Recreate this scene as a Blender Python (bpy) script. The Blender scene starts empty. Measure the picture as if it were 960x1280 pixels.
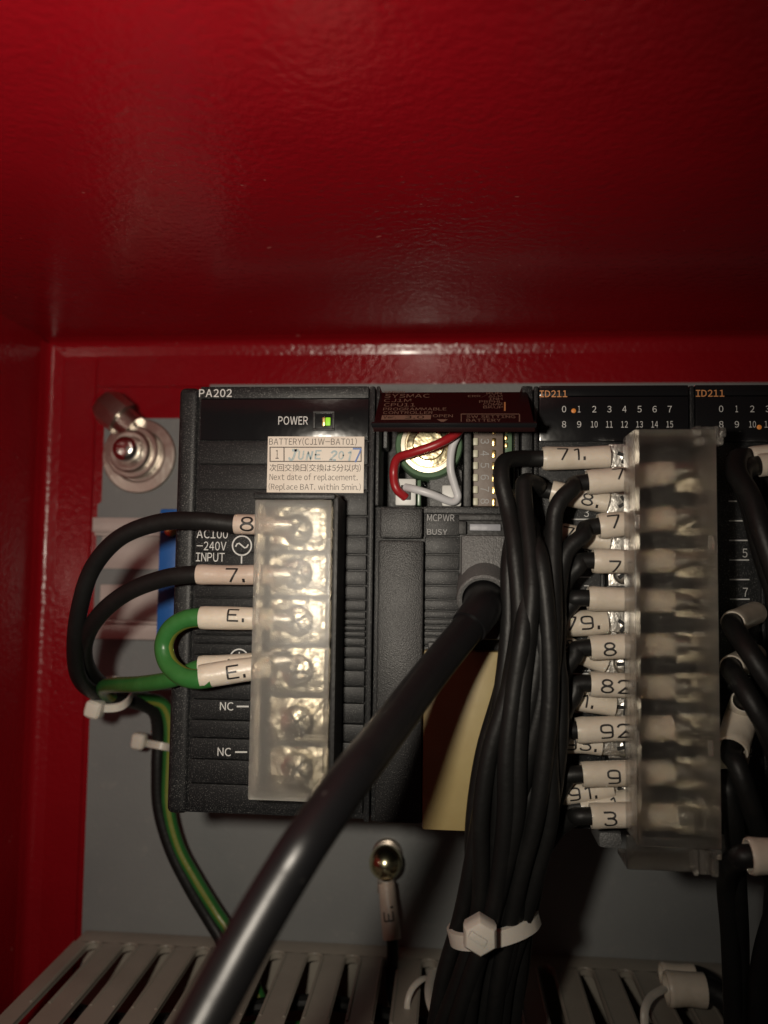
import bpy, bmesh, math, random
from mathutils import Vector, Matrix
random.seed(7)
sc = bpy.context.scene
COL = sc.collection
MM = 0.001                                    # everything below is measured in millimetres

# ------------------------------------------------------------------ camera
F_PX, YAW, PITCH, ROLL = 1000.0, -0.0805, 0.0655, 0.0139
CAM = Vector((58.205, -167.01, 52.888))
_f = Vector((math.sin(YAW)*math.cos(PITCH), math.cos(YAW)*math.cos(PITCH), math.sin(PITCH)))
_r0 = Vector((math.cos(YAW), -math.sin(YAW), 0))
_u0 = _r0.cross(_f)
_r = math.cos(ROLL)*_r0 + math.sin(ROLL)*_u0
_u = -math.sin(ROLL)*_r0 + math.cos(ROLL)*_u0
cd = bpy.data.cameras.new('camera')
cd.sensor_fit = 'HORIZONTAL'; cd.sensor_width = 36.0; cd.lens = 36.0*F_PX/960.0
cd.clip_start = 0.002; cd.clip_end = 10.0
cd.dof.use_dof = True; cd.dof.focus_distance = 0.163; cd.dof.aperture_fstop = 20.0
cam = bpy.data.objects.new('camera', cd); COL.objects.link(cam)
m = Matrix((( _r.x, _u.x, -_f.x), (_r.y, _u.y, -_f.y), (_r.z, _u.z, -_f.z))).to_4x4()
m.translation = CAM*MM
cam.matrix_world = m
sc.camera = cam

def ray(px, py):
    return _f + _r*((px-480)/F_PX) + _u*((640-py)/F_PX)
def P(px, py, Y):                              # picture position + depth in the cabinet -> place (mm)
    d = ray(px, py); t = (Y-CAM.y)/d.y
    return CAM + d*t
def PX(px, py, Y): return P(px, py, Y).x
def PZ(px, py, Y): return P(px, py, Y).z
def PP(px, py, p0, n):
    d = ray(px, py); t = (p0-CAM).dot(n)/d.dot(n)
    return CAM + d*t

# ------------------------------------------------------------------ world, light, exposure
w = bpy.data.worlds.new('World'); sc.world = w; w.use_nodes = True
bg = w.node_tree.nodes['Background']; bg.inputs[0].default_value = (1.0, 0.85, 0.75, 1); bg.inputs[1].default_value = 0.012
ld = bpy.data.lights.new('phone_torch', 'SPOT')
ld.energy = 1.0; ld.color = (1.0, 0.90, 0.76); ld.shadow_soft_size = 0.0045
ld.spot_size = math.radians(120); ld.spot_blend = 1.0
lamp = bpy.data.objects.new('phone_torch', ld); COL.objects.link(lamp)
LP = CAM + Vector((-27, 2, 6))
lamp.location = LP*MM
aim = P(185, 560, 0)
lamp.rotation_euler = (aim-LP).to_track_quat('-Z', 'Y').to_euler()
vs = sc.view_settings
vs.view_transform = 'Standard'; vs.look = 'None'; vs.gamma = 1.0; vs.use_curve_mapping = False
vs.exposure = 0.0

# ------------------------------------------------------------------ materials
MAT = {}
def material(name, col, rough=0.5, metal=0.0, spec=0.5, bump=None, speck=None, coat=0, coat_rough=.1, stain=None, sss=0, sub=None):
    """bump=(scale per metre, strength, distance)  speck=(scale, low, high, colour)  stain=(scale, colour, amount)"""
    mt = bpy.data.materials.new(name); mt.use_nodes = True
    nt = mt.node_tree; N = nt.nodes; L = nt.links
    b = N['Principled BSDF']
    b.inputs['Base Color'].default_value = (*col, 1); b.inputs['Roughness'].default_value = rough
    b.inputs['Metallic'].default_value = metal; b.inputs['Specular IOR Level'].default_value = spec
    b.inputs['Coat Weight'].default_value = coat; b.inputs['Coat Roughness'].default_value = coat_rough
    if sss:
        b.inputs['Subsurface Weight'].default_value = sss; b.inputs['Subsurface Scale'].default_value = 0.001
        b.inputs['Subsurface Radius'].default_value = (1, .7, .45)
    tc = N.new('ShaderNodeTexCoord'); geo = N.new('ShaderNodeNewGeometry'); pos = geo.outputs['Position']
    cur = None
    def noise(scale, detail=3, rough=.5):
        n = N.new('ShaderNodeTexNoise'); n.inputs['Scale'].default_value = scale
        n.inputs['Detail'].default_value = detail; n.inputs['Roughness'].default_value = rough
        L.new(pos, n.inputs['Vector']); return n
    def ramp(fac, lo, hi):
        r = N.new('ShaderNodeMapRange'); r.inputs[1].default_value = lo; r.inputs[2].default_value = hi
        L.new(fac, r.inputs[0]); return r.outputs[0]
    def mix(fac, a, c):
        x = N.new('ShaderNodeMix'); x.data_type = 'RGBA'
        L.new(fac, x.inputs[0])
        if isinstance(a, tuple): x.inputs[6].default_value = (*a, 1)
        else: L.new(a, x.inputs[6])
        x.inputs[7].default_value = (*c, 1); return x.outputs[2]
    cur = col
    for st in (stain or []):
        n = noise(st[0], 5, .6)
        cur = mix(ramp(n.outputs[0], st[2], st[3]), cur, st[1])
    if speck:
        n = noise(speck[0], 1)
        cur = mix(ramp(n.outputs[0], speck[1], speck[2]), cur, speck[3])
    if not isinstance(cur, tuple): L.new(cur, b.inputs['Base Color'])
    last = None
    for bp in (bump if isinstance(bump, list) else [bump] if bump else []):
        n = noise(bp[0], bp[3] if len(bp) > 3 else 2)
        bn = N.new('ShaderNodeBump'); bn.inputs['Strength'].default_value = bp[1]; bn.inputs['Distance'].default_value = bp[2]
        L.new(n.outputs[0], bn.inputs['Height'])
        if last: L.new(last, bn.inputs['Normal'])
        last = bn.outputs[0]
    if last: L.new(last, b.inputs['Normal'])
    if rough > 0.12 and not metal:
        n = noise(90, 4); r = N.new('ShaderNodeMapRange'); r.inputs[3].default_value = rough*.8; r.inputs[4].default_value = rough*1.25
        L.new(n.outputs[0], r.inputs[0]); L.new(r.outputs[0], b.inputs['Roughness'])
    MAT[name] = mt
    return mt

def clear_plastic(name, blur, haze, grain, tint, gl=0.25, transp=.3):
    mt = bpy.data.materials.new(name); mt.use_nodes = True
    nt = mt.node_tree; N = nt.nodes; L = nt.links
    out = N['Material Output']; N.remove(N['Principled BSDF'])
    geo = N.new('ShaderNodeNewGeometry')
    def noise(s, d=2):
        n = N.new('ShaderNodeTexNoise'); n.inputs['Scale'].default_value = s; n.inputs['Detail'].default_value = d
        L.new(geo.outputs['Position'], n.inputs['Vector']); return n
    bn = N.new('ShaderNodeBump'); bn.inputs['Strength'].default_value = grain; bn.inputs['Distance'].default_value = 0.00025
    L.new(noise(4200).outputs[0], bn.inputs['Height'])
    tr = N.new('ShaderNodeBsdfTransparent'); tr.inputs[0].default_value = (*tint, 1)
    rf = N.new('ShaderNodeBsdfRefraction'); rf.inputs['Color'].default_value = (*tint, 1)
    rf.inputs['Roughness'].default_value = blur; rf.inputs['IOR'].default_value = 1.12
    L.new(bn.outputs[0], rf.inputs['Normal'])
    m1 = N.new('ShaderNodeMixShader'); m1.inputs[0].default_value = 1-transp
    L.new(tr.outputs[0], m1.inputs[1]); L.new(rf.outputs[0], m1.inputs[2])
    di = N.new('ShaderNodeBsdfDiffuse'); di.inputs[0].default_value = (.8, .76, .7, 1)
    tl = N.new('ShaderNodeBsdfTranslucent'); tl.inputs[0].default_value = (.8, .76, .7, 1)
    m0 = N.new('ShaderNodeMixShader'); m0.inputs[0].default_value = .4
    L.new(di.outputs[0], m0.inputs[1]); L.new(tl.outputs[0], m0.inputs[2])
    # dust and scuffs make the haze uneven; fine pale specks paint in sparkle
    r = N.new('ShaderNodeMapRange'); r.inputs[1].default_value = .35; r.inputs[2].default_value = .75
    r.inputs[3].default_value = haze*.6; r.inputs[4].default_value = haze*1.7
    L.new(noise(240, 6).outputs[0], r.inputs[0])
    sp = N.new('ShaderNodeMapRange'); sp.inputs[1].default_value = .66; sp.inputs[2].default_value = .74
    sp.inputs[3].default_value = 0; sp.inputs[4].default_value = .22
    L.new(noise(2600, 2).outputs[0], sp.inputs[0])
    ad = N.new('ShaderNodeMath'); ad.operation = 'ADD'; L.new(r.outputs[0], ad.inputs[0]); L.new(sp.outputs[0], ad.inputs[1])
    m2 = N.new('ShaderNodeMixShader'); L.new(ad.outputs[0], m2.inputs[0])
    L.new(m1.outputs[0], m2.inputs[1]); L.new(m0.outputs[0], m2.inputs[2])
    gs = N.new('ShaderNodeBsdfGlossy'); gs.inputs['Roughness'].default_value = gl; gs.inputs['Color'].default_value = (1, 1, 1, 1)
    L.new(bn.outputs[0], gs.inputs['Normal'])
    fr = N.new('ShaderNodeFresnel'); fr.inputs[0].default_value = 1.5
    m3 = N.new('ShaderNodeMixShader'); L.new(fr.outputs[0], m3.inputs[0])
    L.new(m2.outputs[0], m3.inputs[1]); L.new(gs.outputs[0], m3.inputs[2])
    L.new(m3.outputs[0], out.inputs['Surface'])
    MAT[name] = mt

def emitter(name, col, s):
    mt = bpy.data.materials.new(name); mt.use_nodes = True
    b = mt.node_tree.nodes['Principled BSDF']
    b.inputs['Base Color'].default_value = (*col, 1); b.inputs['Emission Color'].default_value = (*col, 1)
    b.inputs['Emission Strength'].default_value = s; MAT[name] = mt

material('red_paint', (.285, .0046, .010), .24, spec=.32, bump=[(620, .30, .0008, 2), (80, .10, .002, 2)], coat=.10, coat_rough=.1, speck=(330, .79, .81, (.42, .10, .09)),
         stain=[(25, (.245, .0038, .0085), .35, .7)])
material('grey_plate', (.215, .225, .225), .5, bump=(900, .15, .0004), stain=[(18, (.175, .185, .19), .35, .7), (300, (.25, .25, .24), .6, .8)])
material('zinc', (.60, .54, .51), .42, metal=.35, bump=(500, .1, .0003), stain=[(60, (.50, .46, .44), .4, .7)])
material('bright_metal', (.82, .80, .76), .2, metal=1, bump=(700, .25, .0004))
material('nickel_screw', (.97, .90, .75), .30, metal=1, bump=(420, .6, .0012))
material('tin_lug', (.85, .82, .76), .36, metal=1, bump=(1500, .4, .0003))
material('brass_dome', (.74, .71, .46), .22, metal=1, bump=(300, .1, .0004))
material('terminal_brass', (.93, .84, .66), .38, metal=.45, bump=(420, .6, .001))
material('gold', (.75, .53, .22), .3, metal=1, bump=(900, .4, .0003))
material('case_plastic', (.0085, .009, .010), .43, spec=.30, bump=[(5000, .22, .0002, 1)], speck=(5200, .615, .71, (.13, .13, .125)))  # pale specks paint the sparkle of the grained surface into the colour
material('cover_plastic', (.0105, .0105, .011), .42, spec=.36, bump=[(4800, .3, .0002, 1)], speck=(5000, .625, .73, (.14, .135, .13)))  # glints of the grain are coloured in as pale specks
material('gloss_black', (.008, .008, .009), .16, spec=.5, bump=(260, .12, .0006), stain=[(220, (.03, .03, .03), .68, .8)])
material('matte_black', (.012, .012, .012), .5, bump=(1200, .3, .0003))
material('lid_brown', (.014, .005, .005), .3, spec=.28, bump=(400, .12, .0004))
material('hood_grey', (.10, .10, .10), .5, bump=(2600, .7, .0003), speck=(3500, .6, .75, (.17, .17, .165)))
material('window_grey', (.26, .27, .30), .4, bump=(500, .3, .0003))
material('wire_black', (.0075, .0075, .0075), .48, spec=.30, bump=(700, .25, .0003), stain=[(150, (.013, .0125, .012), .5, .8)])
material('cable_black', (.006, .006, .0068), .37, spec=.45, bump=[(500, .12, .0003), (60, .12, .002)], stain=[(80, (.011, .0105, .0105), .5, .8), (700, (.035, .033, .031), .70, .78)])
material('wire_green', (.027, .135, .030), .36, bump=(500, .3, .0004), stain=[(160, (.04, .165, .042), .5, .75)])
material('wire_yellow', (.17, .19, .03), .4, bump=(500, .3, .0004))
material('wire_red', (.30, .013, .017), .36, bump=(500, .2, .0003))
material('wire_white', (.55, .55, .57), .4, bump=(500, .2, .0003))
material('sleeve_cream', (.63, .56, .47), .36, bump=[(350, .35, .0005), (1800, .2, .0002)], sss=.25, stain=[(120, (.50, .43, .34), .45, .8), (900, (.38, .32, .25), .72, .82)])
material('sleeve_pink', (.53, .43, .36), .36, bump=[(350, .35, .0005), (1800, .2, .0002)], sss=.25, stain=[(120, (.48, .38, .315), .45, .8)])
material('ink_black', (.012, .010, .010), .5)
material('print_white', (.54, .54, .53), .5)
material('print_dim', (.30, .30, .30), .5)
material('print_orange', (.55, .24, .09), .5)
material('print_tan', (.21, .13, .095), .45)
material('ink_blue', (.09, .17, .42), .5)
material('ink_faded', (.36, .45, .47), .6, stain=[(700, (.6, .6, .55), .5, .7)])
material('ink_brown', (.055, .038, .033), .6)
material('sticker', (.72, .66, .58), .55, stain=[(200, (.66, .58, .50), .45, .75), (1500, (.55, .48, .42), .66, .75)])
material('blue_plastic', (.010, .10, .36), .4, bump=(700, .2, .0003))
material('duct_plastic', (.34, .31, .262), .42, bump=(600, .2, .0003), stain=[(40, (.28, .252, .212), .4, .7)])
material('aged_cream', (.36, .29, .135), .4, bump=(300, .1, .0004), sss=.3, stain=[(60, (.30, .225, .095), .4, .75)])
material('nylon', (.60, .56, .50), .38, bump=(500, .2, .0003), sss=.4)
material('pcb_brown', (.14, .105, .085), .5, bump=(900, .2, .0003))
material('switch_ivory', (.52, .50, .38), .4)
material('battery_green', (.10, .17, .10), .3)
material('battery_steel', (.80, .70, .45), .25, metal=1, bump=(500, .35, .0005))
material('battery_ring', (.83, .76, .60), .35, metal=.5)
material('connector_white', (.62, .62, .60), .4)
material('washer', (.62, .57, .51), .34, metal=1, bump=(250, .3, .0006))
clear_plastic('frosted_cover', .42, .030, .28, (1, .985, .955), gl=.3, transp=.40)
clear_plastic('clear_cover', .34, .016, .04, (1, .99, .97), gl=.14, transp=.36)
clear_plastic('clear_edge', .25, .13, .2, (.97, .95, .92), gl=.12, transp=.4)
emitter('led_green', (.25, .62, .015), .35)
emitter('led_amber', (.5, .17, .03), .22)

# ------------------------------------------------------------------ mesh helpers
def link(o): COL.objects.link(o); return o
WORLD = {}
def thing(name, base, label, cat, group=None):
    o = link(bpy.data.objects.new(name, None)); o.empty_display_size = .005
    o.location = Vector(base)*MM; WORLD[o.name] = Vector(base)
    tag(o, label, cat, group); return o
def tag(o, label, cat, group=None, kind=None):
    if label: o['label'] = label
    if cat: o['category'] = cat
    if group: o['group'] = group
    if kind: o['kind'] = kind
    return o
def obj(name, bm, mats, parent=None, smooth=True, label=None):
    """bmesh in mm, world position -> one object with its origin at its middle"""
    if isinstance(mats, str): mats = [mats]
    bmesh.ops.recalc_face_normals(bm, faces=bm.faces) if smooth != 'flat' else None
    co = [v.co for v in bm.verts]
    c = Vector((0, 0, 0))
    for k in range(3): c[k] = (min(v[k] for v in co)+max(v[k] for v in co))/2
    for v in bm.verts: v.co = (v.co-c)*MM
    me = bpy.data.meshes.new(name); bm.to_mesh(me); bm.free()
    for mn in mats: me.materials.append(MAT[mn])
    if smooth is True:
        me.shade_smooth(); me.set_sharp_from_angle(angle=math.radians(35))
    o = link(bpy.data.objects.new(name, me))
    if parent: o.parent = parent; o.location = (c-WORLD[parent.name])*MM
    else: o.location = c*MM
    WORLD[o.name] = c
    if label: o['label'] = label
    return o
def rbox(bm, x0, x1, y0, y1, z0, z1, bev=.3, seg=2, rot=None):
    t = bmesh.new(); bmesh.ops.create_cube(t, size=1)
    sx, sy, sz = abs(x1-x0), abs(y1-y0), abs(z1-z0)
    for v in t.verts: v.co = Vector((v.co.x*sx, v.co.y*sy, v.co.z*sz))
    bev = min(bev, .45*min(sx, sy, sz))
    if bev > 0: bmesh.ops.bevel(t, geom=t.edges[:], offset=bev, segments=seg, profile=.6, affect='EDGES')
    c = Vector(((x0+x1)/2, (y0+y1)/2, (z0+z1)/2))
    for v in t.verts:
        p = v.co if rot is None else rot @ v.co
        v.co = p+c
    me = bpy.data.meshes.new('t'); t.to_mesh(me); t.free(); bm.from_mesh(me); bpy.data.meshes.remove(me); return bm
def pbox(px0, py0, px1, py1, ya, yb, bev=.3, bm=None, seg=2):
    """box whose near face (depth ya) spans that patch of the picture, going back to yb"""
    xc, yc = (px0+px1)/2, (py0+py1)/2
    return rbox(bm or bmesh.new(), PX(px0, yc, ya), PX(px1, yc, ya), ya, yb, PZ(xc, py1, ya), PZ(xc, py0, ya), bev, seg)
def catmull(pts, n=8):
    pts = [Vector(p) for p in pts]
    if len(pts) == 2: return [pts[0].lerp(pts[1], i/n) for i in range(n+1)]
    q = [pts[0]*2-pts[1]]+pts+[pts[-1]*2-pts[-2]]
    out = []
    for i in range(1, len(q)-2):
        a, b, c, d = q[i-1:i+3]
        for k in range(n):
            t = k/n
            out.append(.5*((2*b)+(c-a)*t+(2*a-5*b+4*c-d)*t*t+(3*b-a-3*c+d)*t**3))
    out.append(pts[-1]); return out
def frames(path, ref=None):
    fr = []; prev = ref
    for i, p in enumerate(path):
        t = (path[min(i+1, len(path)-1)]-path[max(i-1, 0)]).normalized()
        if prev is None:
            prev = Vector((0, -1, 0)) if abs(t.y) < .9 else Vector((0, 0, 1))
        n = (prev-t*prev.dot(t)).normalized(); prev = n
        fr.append((p, t, n, t.cross(n)))
    return fr
def tube(path, r, seg=14, bm=None, cap=True, mat=0, stripe=None, smooth_n=8, ref=None, raw=False, squash=1.0):
    bm = bm or bmesh.new()
    pts = path if raw else catmull(path, smooth_n)
    fr = frames(pts, ref); N = len(fr)
    rings = []
    for i, (p, t, n, b) in enumerate(fr):
        rr = r(i/(N-1)) if callable(r) else r
        rings.append([bm.verts.new(p+n*(rr*squash*math.cos(a))+b*(rr*math.sin(a))) for a in (2*math.pi*k/seg for k in range(seg))])
    for i in range(N-1):
        for k in range(seg):
            fc = bm.faces.new((rings[i][k], rings[i][(k+1) % seg], rings[i+1][(k+1) % seg], rings[i+1][k]))
            fc.material_index = stripe[1] if stripe and (k % seg) in stripe[0] else mat
    if cap:
        for rg in (rings[0], rings[-1][::-1]):
            f = bm.faces.new(rg[::-1]); f.material_index = mat
    return bm
def lathe(profile, c, axis='Y', seg=28, bm=None, poly=None):
    """profile: (along, radius) pairs; along -Y is toward the viewer"""
    bm = bm or bmesh.new(); c = Vector(c)
    A = {'Y': (Vector((0, 1, 0)), Vector((1, 0, 0)), Vector((0, 0, 1))), 'Z': (Vector((0, 0, 1)), Vector((1, 0, 0)), Vector((0, 1, 0))),
         'X': (Vector((1, 0, 0)), Vector((0, 1, 0)), Vector((0, 0, 1)))}[axis] if isinstance(axis, str) else axis
    rings = []
    for (a, r) in profile:
        rings.append([bm.verts.new(c+A[0]*a+A[1]*(r*math.cos(t))+A[2]*(r*math.sin(t))) for t in (2*math.pi*k/seg for k in range(seg))])
    for i in range(len(rings)-1):
        for k in range(seg):
            bm.faces.new((rings[i][k], rings[i][(k+1) % seg], rings[i+1][(k+1) % seg], rings[i+1][k]))
    for rg in (rings[0], rings[-1]):
        bm.faces.new(rg)
    return bm

# lettering set in type: outline mesh scaled into a box on a plane
_GLY = {}
def glyph(ch, bold):
    if (ch, bold) in _GLY: return _GLY[ch, bold]
    c2 = chr(ord(ch)+0xFEE0) if '!' <= ch <= '~' else ch          # full-width form: plain grotesque shapes
    cu = bpy.data.curves.new('t', 'FONT'); cu.body = c2; cu.size = 1; cu.resolution_u = 3; cu.offset = bold
    o = bpy.data.objects.new('t', cu); COL.objects.link(o)
    dg = bpy.context.evaluated_depsgraph_get(); dg.update()
    me = bpy.data.meshes.new_from_object(o.evaluated_get(dg))
    r = ([v.co.copy() for v in me.vertices], [tuple(p.vertices) for p in me.polygons])
    bpy.data.objects.remove(o); bpy.data.curves.remove(cu); bpy.data.meshes.remove(me)
    _GLY[ch, bold] = r; return r
def type_mesh(s, bold=0.0):
    vs_, fs, x = [], [], 0.0
    for ch in s:
        if ch == ' ': x += .26; continue
        gv, gf = glyph(ch, bold)
        if not gv: x += .3; continue
        x0 = min(v.x for v in gv); x1 = max(v.x for v in gv); n = len(vs_)
        k = 1.0 if ord(ch) > 255 else .82
        vs_ += [Vector((x+(v.x-x0)*k, v.y)) for v in gv]; fs += [tuple(i+n for i in f) for f in gf]
        x += (x1-x0)*k+(.10 if ch not in 'il1.,' else .12)
    x0 = min(v.x for v in vs_); x1 = max(v.x for v in vs_); y0 = min(v.y for v in vs_); y1 = max(v.y for v in vs_)
    return [((v.x-x0)/max(x1-x0, 1e-6), (v.y-y0)/max(y1-y0, 1e-6)) for v in vs_], fs
def lettering(parent, s, box, Y, mat='print_white', bold=0.0, name='lettering', plane=None, lift=.08):
    v2, fs = type_mesh(s, bold)
    x0, y0, x1, y1 = box; bm = bmesh.new()
    if plane is None:
        X0, X1 = PX(x0, (y0+y1)/2, Y), PX(x1, (y0+y1)/2, Y); Z0, Z1 = PZ((x0+x1)/2, y1, Y), PZ((x0+x1)/2, y0, Y)
        vv = [bm.verts.new((X0+(X1-X0)*a, Y-lift, Z0+(Z1-Z0)*b)) for a, b in v2]
    else:
        p0, n, up = plane
        a0 = PP(x0, (y0+y1)/2, p0, n); a1 = PP(x1, (y0+y1)/2, p0, n)
        h0 = (PP((x0+x1)/2, y1, p0, n)-p0).dot(up); h1 = (PP((x0+x1)/2, y0, p0, n)-p0).dot(up)
        vv = [bm.verts.new(Vector((a0.x+(a1.x-a0.x)*a, 0, 0))+Vector((0, p0.y, p0.z))+up*(h0+(h1-h0)*b)+n*lift) for a, b in v2]
    for f in fs:
        try: bm.faces.new([vv[i] for i in f])
        except ValueError: pass
    return obj(name, bm, mat, parent, smooth='flat')
def bars(parent, boxes, Y, mat='print_white', name='printed_line', lift=.07):
    bm = bmesh.new()
    for (x0, y0, x1, y1) in boxes:
        a = P(x0, y0, Y); b = P(x1, y0, Y); c = P(x1, y1, Y); d = P(x0, y1, Y)
        bm.faces.new([bm.verts.new(Vector((p.x, Y-lift, p.z))) for p in (a, b, c, d)])
    return obj(name, bm, mat, parent, smooth='flat')
def ring_print(parent, cx, cy, r, wd, Y, mat='print_white', a0=0, a1=360, extra=None, name='printed_symbol'):
    bm = bmesh.new(); c = P(cx, cy, Y); s = (PX(cx+1, cy, Y)-PX(cx, cy, Y)); n = 40
    def ribbon(pts):
        pts = [Vector(p) for p in pts]
        L_ = []
        for i, p in enumerate(pts):
            t = (pts[min(i+1, len(pts)-1)]-pts[max(i-1, 0)]).normalized(); q = Vector((-t.y, t.x))*wd/2
            L_.append((p+q, p-q))
        vv = [[bm.verts.new((c.x+a.x*s, Y-.08, c.z+a.y*s)) for a in pr] for pr in L_]
        for i in range(len(vv)-1): bm.faces.new((vv[i][0], vv[i][1], vv[i+1][1], vv[i+1][0]))
    ribbon([(r*math.cos(math.radians(a0+(a1-a0)*k/n)), r*math.sin(math.radians(a0+(a1-a0)*k/n))) for k in range(n+1)])
    for e in extra or []: ribbon(e)
    return obj(name, bm, mat, parent, smooth='flat')

# single-stroke marker lettering (the plotted numbers on the wire sleeves)
def arc(cx, cy, rx, ry, a0, a1, n=8):
    return [(cx+rx*math.cos(math.radians(a0+(a1-a0)*k/n)), cy+ry*math.sin(math.radians(a0+(a1-a0)*k/n))) for k in range(n+1)]
GL = {
 '7': [[(0, 1), (.58, 1), (.50, .72), (.22, 0)]],
 '1': [[(.12, .86), (.34, 1), (.34, 0)]],
 '8': [arc(.3, .77, .25, .23, 0, 360, 14), arc(.3, .26, .30, .26, 0, 360, 14)],
 '9': [[(.06, 0), (.38, 0)]+arc(.38, .2, .22, .2, -90, 0, 4)+[(.6, .8)]+arc(.38, .8, .22, .2, 0, 90, 4)+arc(.22, .8, .22, .2, 90, 180, 4)+arc(.22, .64, .22, .2, 180, 270, 4)+[(.6, .44)]],
 '3': [[(.04, 1), (.36, 1)]+arc(.36, .78, .22, .22, 90, -90, 6)+[(.2, .56)], arc(.34, .28, .27, .28, 90, -90, 8)+[(.2, 0)]+arc(.2, .16, .18, .16, 270, 190, 4)],
 '2': [arc(.3, .76, .28, .24, 160, -30, 9)+[(.02, 0), (.6, 0)]],
 '0': [arc(.3, .5, .29, .5, 0, 360, 18)],
 'E': [[(.58, 1), (0, 1), (0, 0), (.58, 0)], [(0, .5), (.46, .5)]],
 'J': [[(.15, 1), (.6, 1)], [(.42, 1), (.42, .2)]+arc(.22, .2, .2, .2, 0, -170, 6)],
 'U': [[(0, 1), (0, .25)]+arc(.28, .25, .28, .25, 180, 360, 8)+[(.56, 1)]],
 'N': [[(0, 0), (0, 1), (.56, 0), (.56, 1)]],
 '.': [[(.05, .0), (.05, .13)]],
 ' ': []}
def dense(st, step):
    out = [st[0]]
    for a, b in zip(st, st[1:]):
        n = max(1, int(math.hypot(b[0]-a[0], b[1]-a[1])/step))
        out += [(a[0]+(b[0]-a[0])*k/n, a[1]+(b[1]-a[1])*k/n) for k in range(1, n+1)]
    return out
def stroke_mesh(bm, text, size, wd, mapf, pitch=.86, slant=0, sxt=1.0):
    x = 0
    for ch in text:
        for st in GL.get(ch, []):
            d = dense(st, .09); pr = []
            w_ = wd*1.25 if ch == '.' else wd
            for i, p in enumerate(d):
                a = Vector(d[max(i-1, 0)]); b = Vector(d[min(i+1, len(d)-1)]); t = (b-a)
                t = t.normalized() if t.length > 0 else Vector((1, 0)); q = Vector((-t.y, t.x))*w_/2
                ends = t*(-w_/2 if i == 0 else w_/2 if i == len(d)-1 else 0)
                pr.append([bm.verts.new(mapf((x+p[0]*sxt+slant*p[1]+s.x+ends.x)*size, (p[1]+s.y+ends.y)*size)) for s in (q, -q)])
            for i in range(len(pr)-1):
                bm.faces.new((pr[i][0], pr[i][1], pr[i+1][1], pr[i+1][0]))
        x += .45 if ch == '.' else .62*pitch/.86 if ch == '1' else pitch
    return bm

class Sleeve:
    """a tube marker threaded over a wire, from the open end A to B"""
    def __init__(s, parent, A, B, r, mat='sleeve_cream', text=None, at=.5, size=3.0, mid=None, phi=0.0, squash=1.0, lit=0.155):
        A, B = Vector(A), Vector(B); s.A, s.B, s.r = A, B, r
        pts = catmull([A, mid or A.lerp(B, .5)+Vector((0, 0, random.uniform(-.15, .15))), B], 8)
        s.path = pts; s.fr = frames(pts, Vector((0, -1, 0))); s.len = sum((b-a).length for a, b in zip(pts, pts[1:]))
        bm = bmesh.new(); seg = 22; rings = []
        ph = random.uniform(0, 6)
        def rad(u): return r*(1+.06*math.exp(-u*14)+.02*math.sin(u*7+ph)-.03*u)
        s.rad = rad
        prof = [(i, rad(i/(len(pts)-1))) for i in range(len(pts))]
        prof = [(3, r*.80), (0, r*.86), (0, r*.97)]+prof[1:]+[(len(pts)-1, r*.80), (len(pts)-3, r*.78)]
        for (i, rr) in prof:
            p, t, n, b = s.fr[i]
            rings.append([bm.verts.new(p+n*(rr*squash*math.cos(a))+b*(rr*math.sin(a))) for a in (2*math.pi*k/seg for k in range(seg))])
        for i in range(len(rings)-1):
            for k in range(seg): bm.faces.new((rings[i][k], rings[i][(k+1) % seg], rings[i+1][(k+1) % seg], rings[i+1][k]))
        s.o = obj('marker_sleeve', bm, mat, parent)
        s.squash = squash
        if text:
            bm = bmesh.new(); L0 = at*s.len
            # direction in which the writing climbs round the sleeve
            up = -1 if s.fr[0][3].z < 0 else 1
            if abs(s.fr[0][1].z) > .9: up = 1 if s.fr[0][3].x < 0 else -1
            s.up = up
            def mapf(u, v):
                d = L0+u; i = max(0, min(len(pts)-2, int(d/s.len*(len(pts)-1)))); fr_ = d/s.len*(len(pts)-1)-i
                p = pts[i].lerp(pts[i+1], fr_); _, t, n, b = s.fr[i]
                rr = rad(d/s.len)+.07
                a = phi+(v-size/2)/rr
                return p+n*(rr*squash*math.cos(a))+b*(up*rr*math.sin(a))
            stroke_mesh(bm, text, size, lit, mapf, pitch=1.22, sxt=1.4)
            obj('lettering', bm, 'ink_black', s.o, smooth='flat')

def wire_part(parent, pts, r, mat='wire_black', name='wire', stripe=None, seg=14, n=8):
    return obj(name, tube(pts, r, seg, stripe=stripe, smooth_n=n), mat if isinstance(mat, list) else [mat], parent)
def phillips(bm, c, r, h=1.6, depth=.8):
    """pan head with a cross slot, facing the viewer (-Y)"""
    lathe([(0, r), (-h*.55, r*.98), (-h*.85, r*.86), (-h, r*.6), (-h, .01)], c, bm=bm, seg=24)
# ================================================================== SETTING: red steel cabinet
WALL_Y, PLATE_Y = 85.0, 72.5
zc = PZ(500, 423, WALL_Y); xl = PX(50, 700, WALL_Y)
XR, ZB, YN = 260.0, -190.0, -330.0
def bend(cx, cz, r, a0, a1, n=6):
    return [(cx+r*math.cos(math.radians(a0+(a1-a0)*k/n)), cz+r*math.sin(math.radians(a0+(a1-a0)*k/n))) for k in range(n+1)]
def sheet(profile, mapf, s0, s1, nseg, bm, thick=1.5):
    rows = []
    for (a, b) in profile:
        rows.append([bm.verts.new(mapf(a, b, s0+(s1-s0)*k/nseg)) for k in range(nseg+1)])
    for i in range(len(rows)-1):
        for k in range(nseg): bm.faces.new((rows[i][k], rows[i][k+1], rows[i+1][k+1], rows[i+1][k]))
R_ = 3.2
zs = PZ(300, 452, WALL_Y); xs_ = PX(76, 700, WALL_Y)            # inside of the folded border
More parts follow.
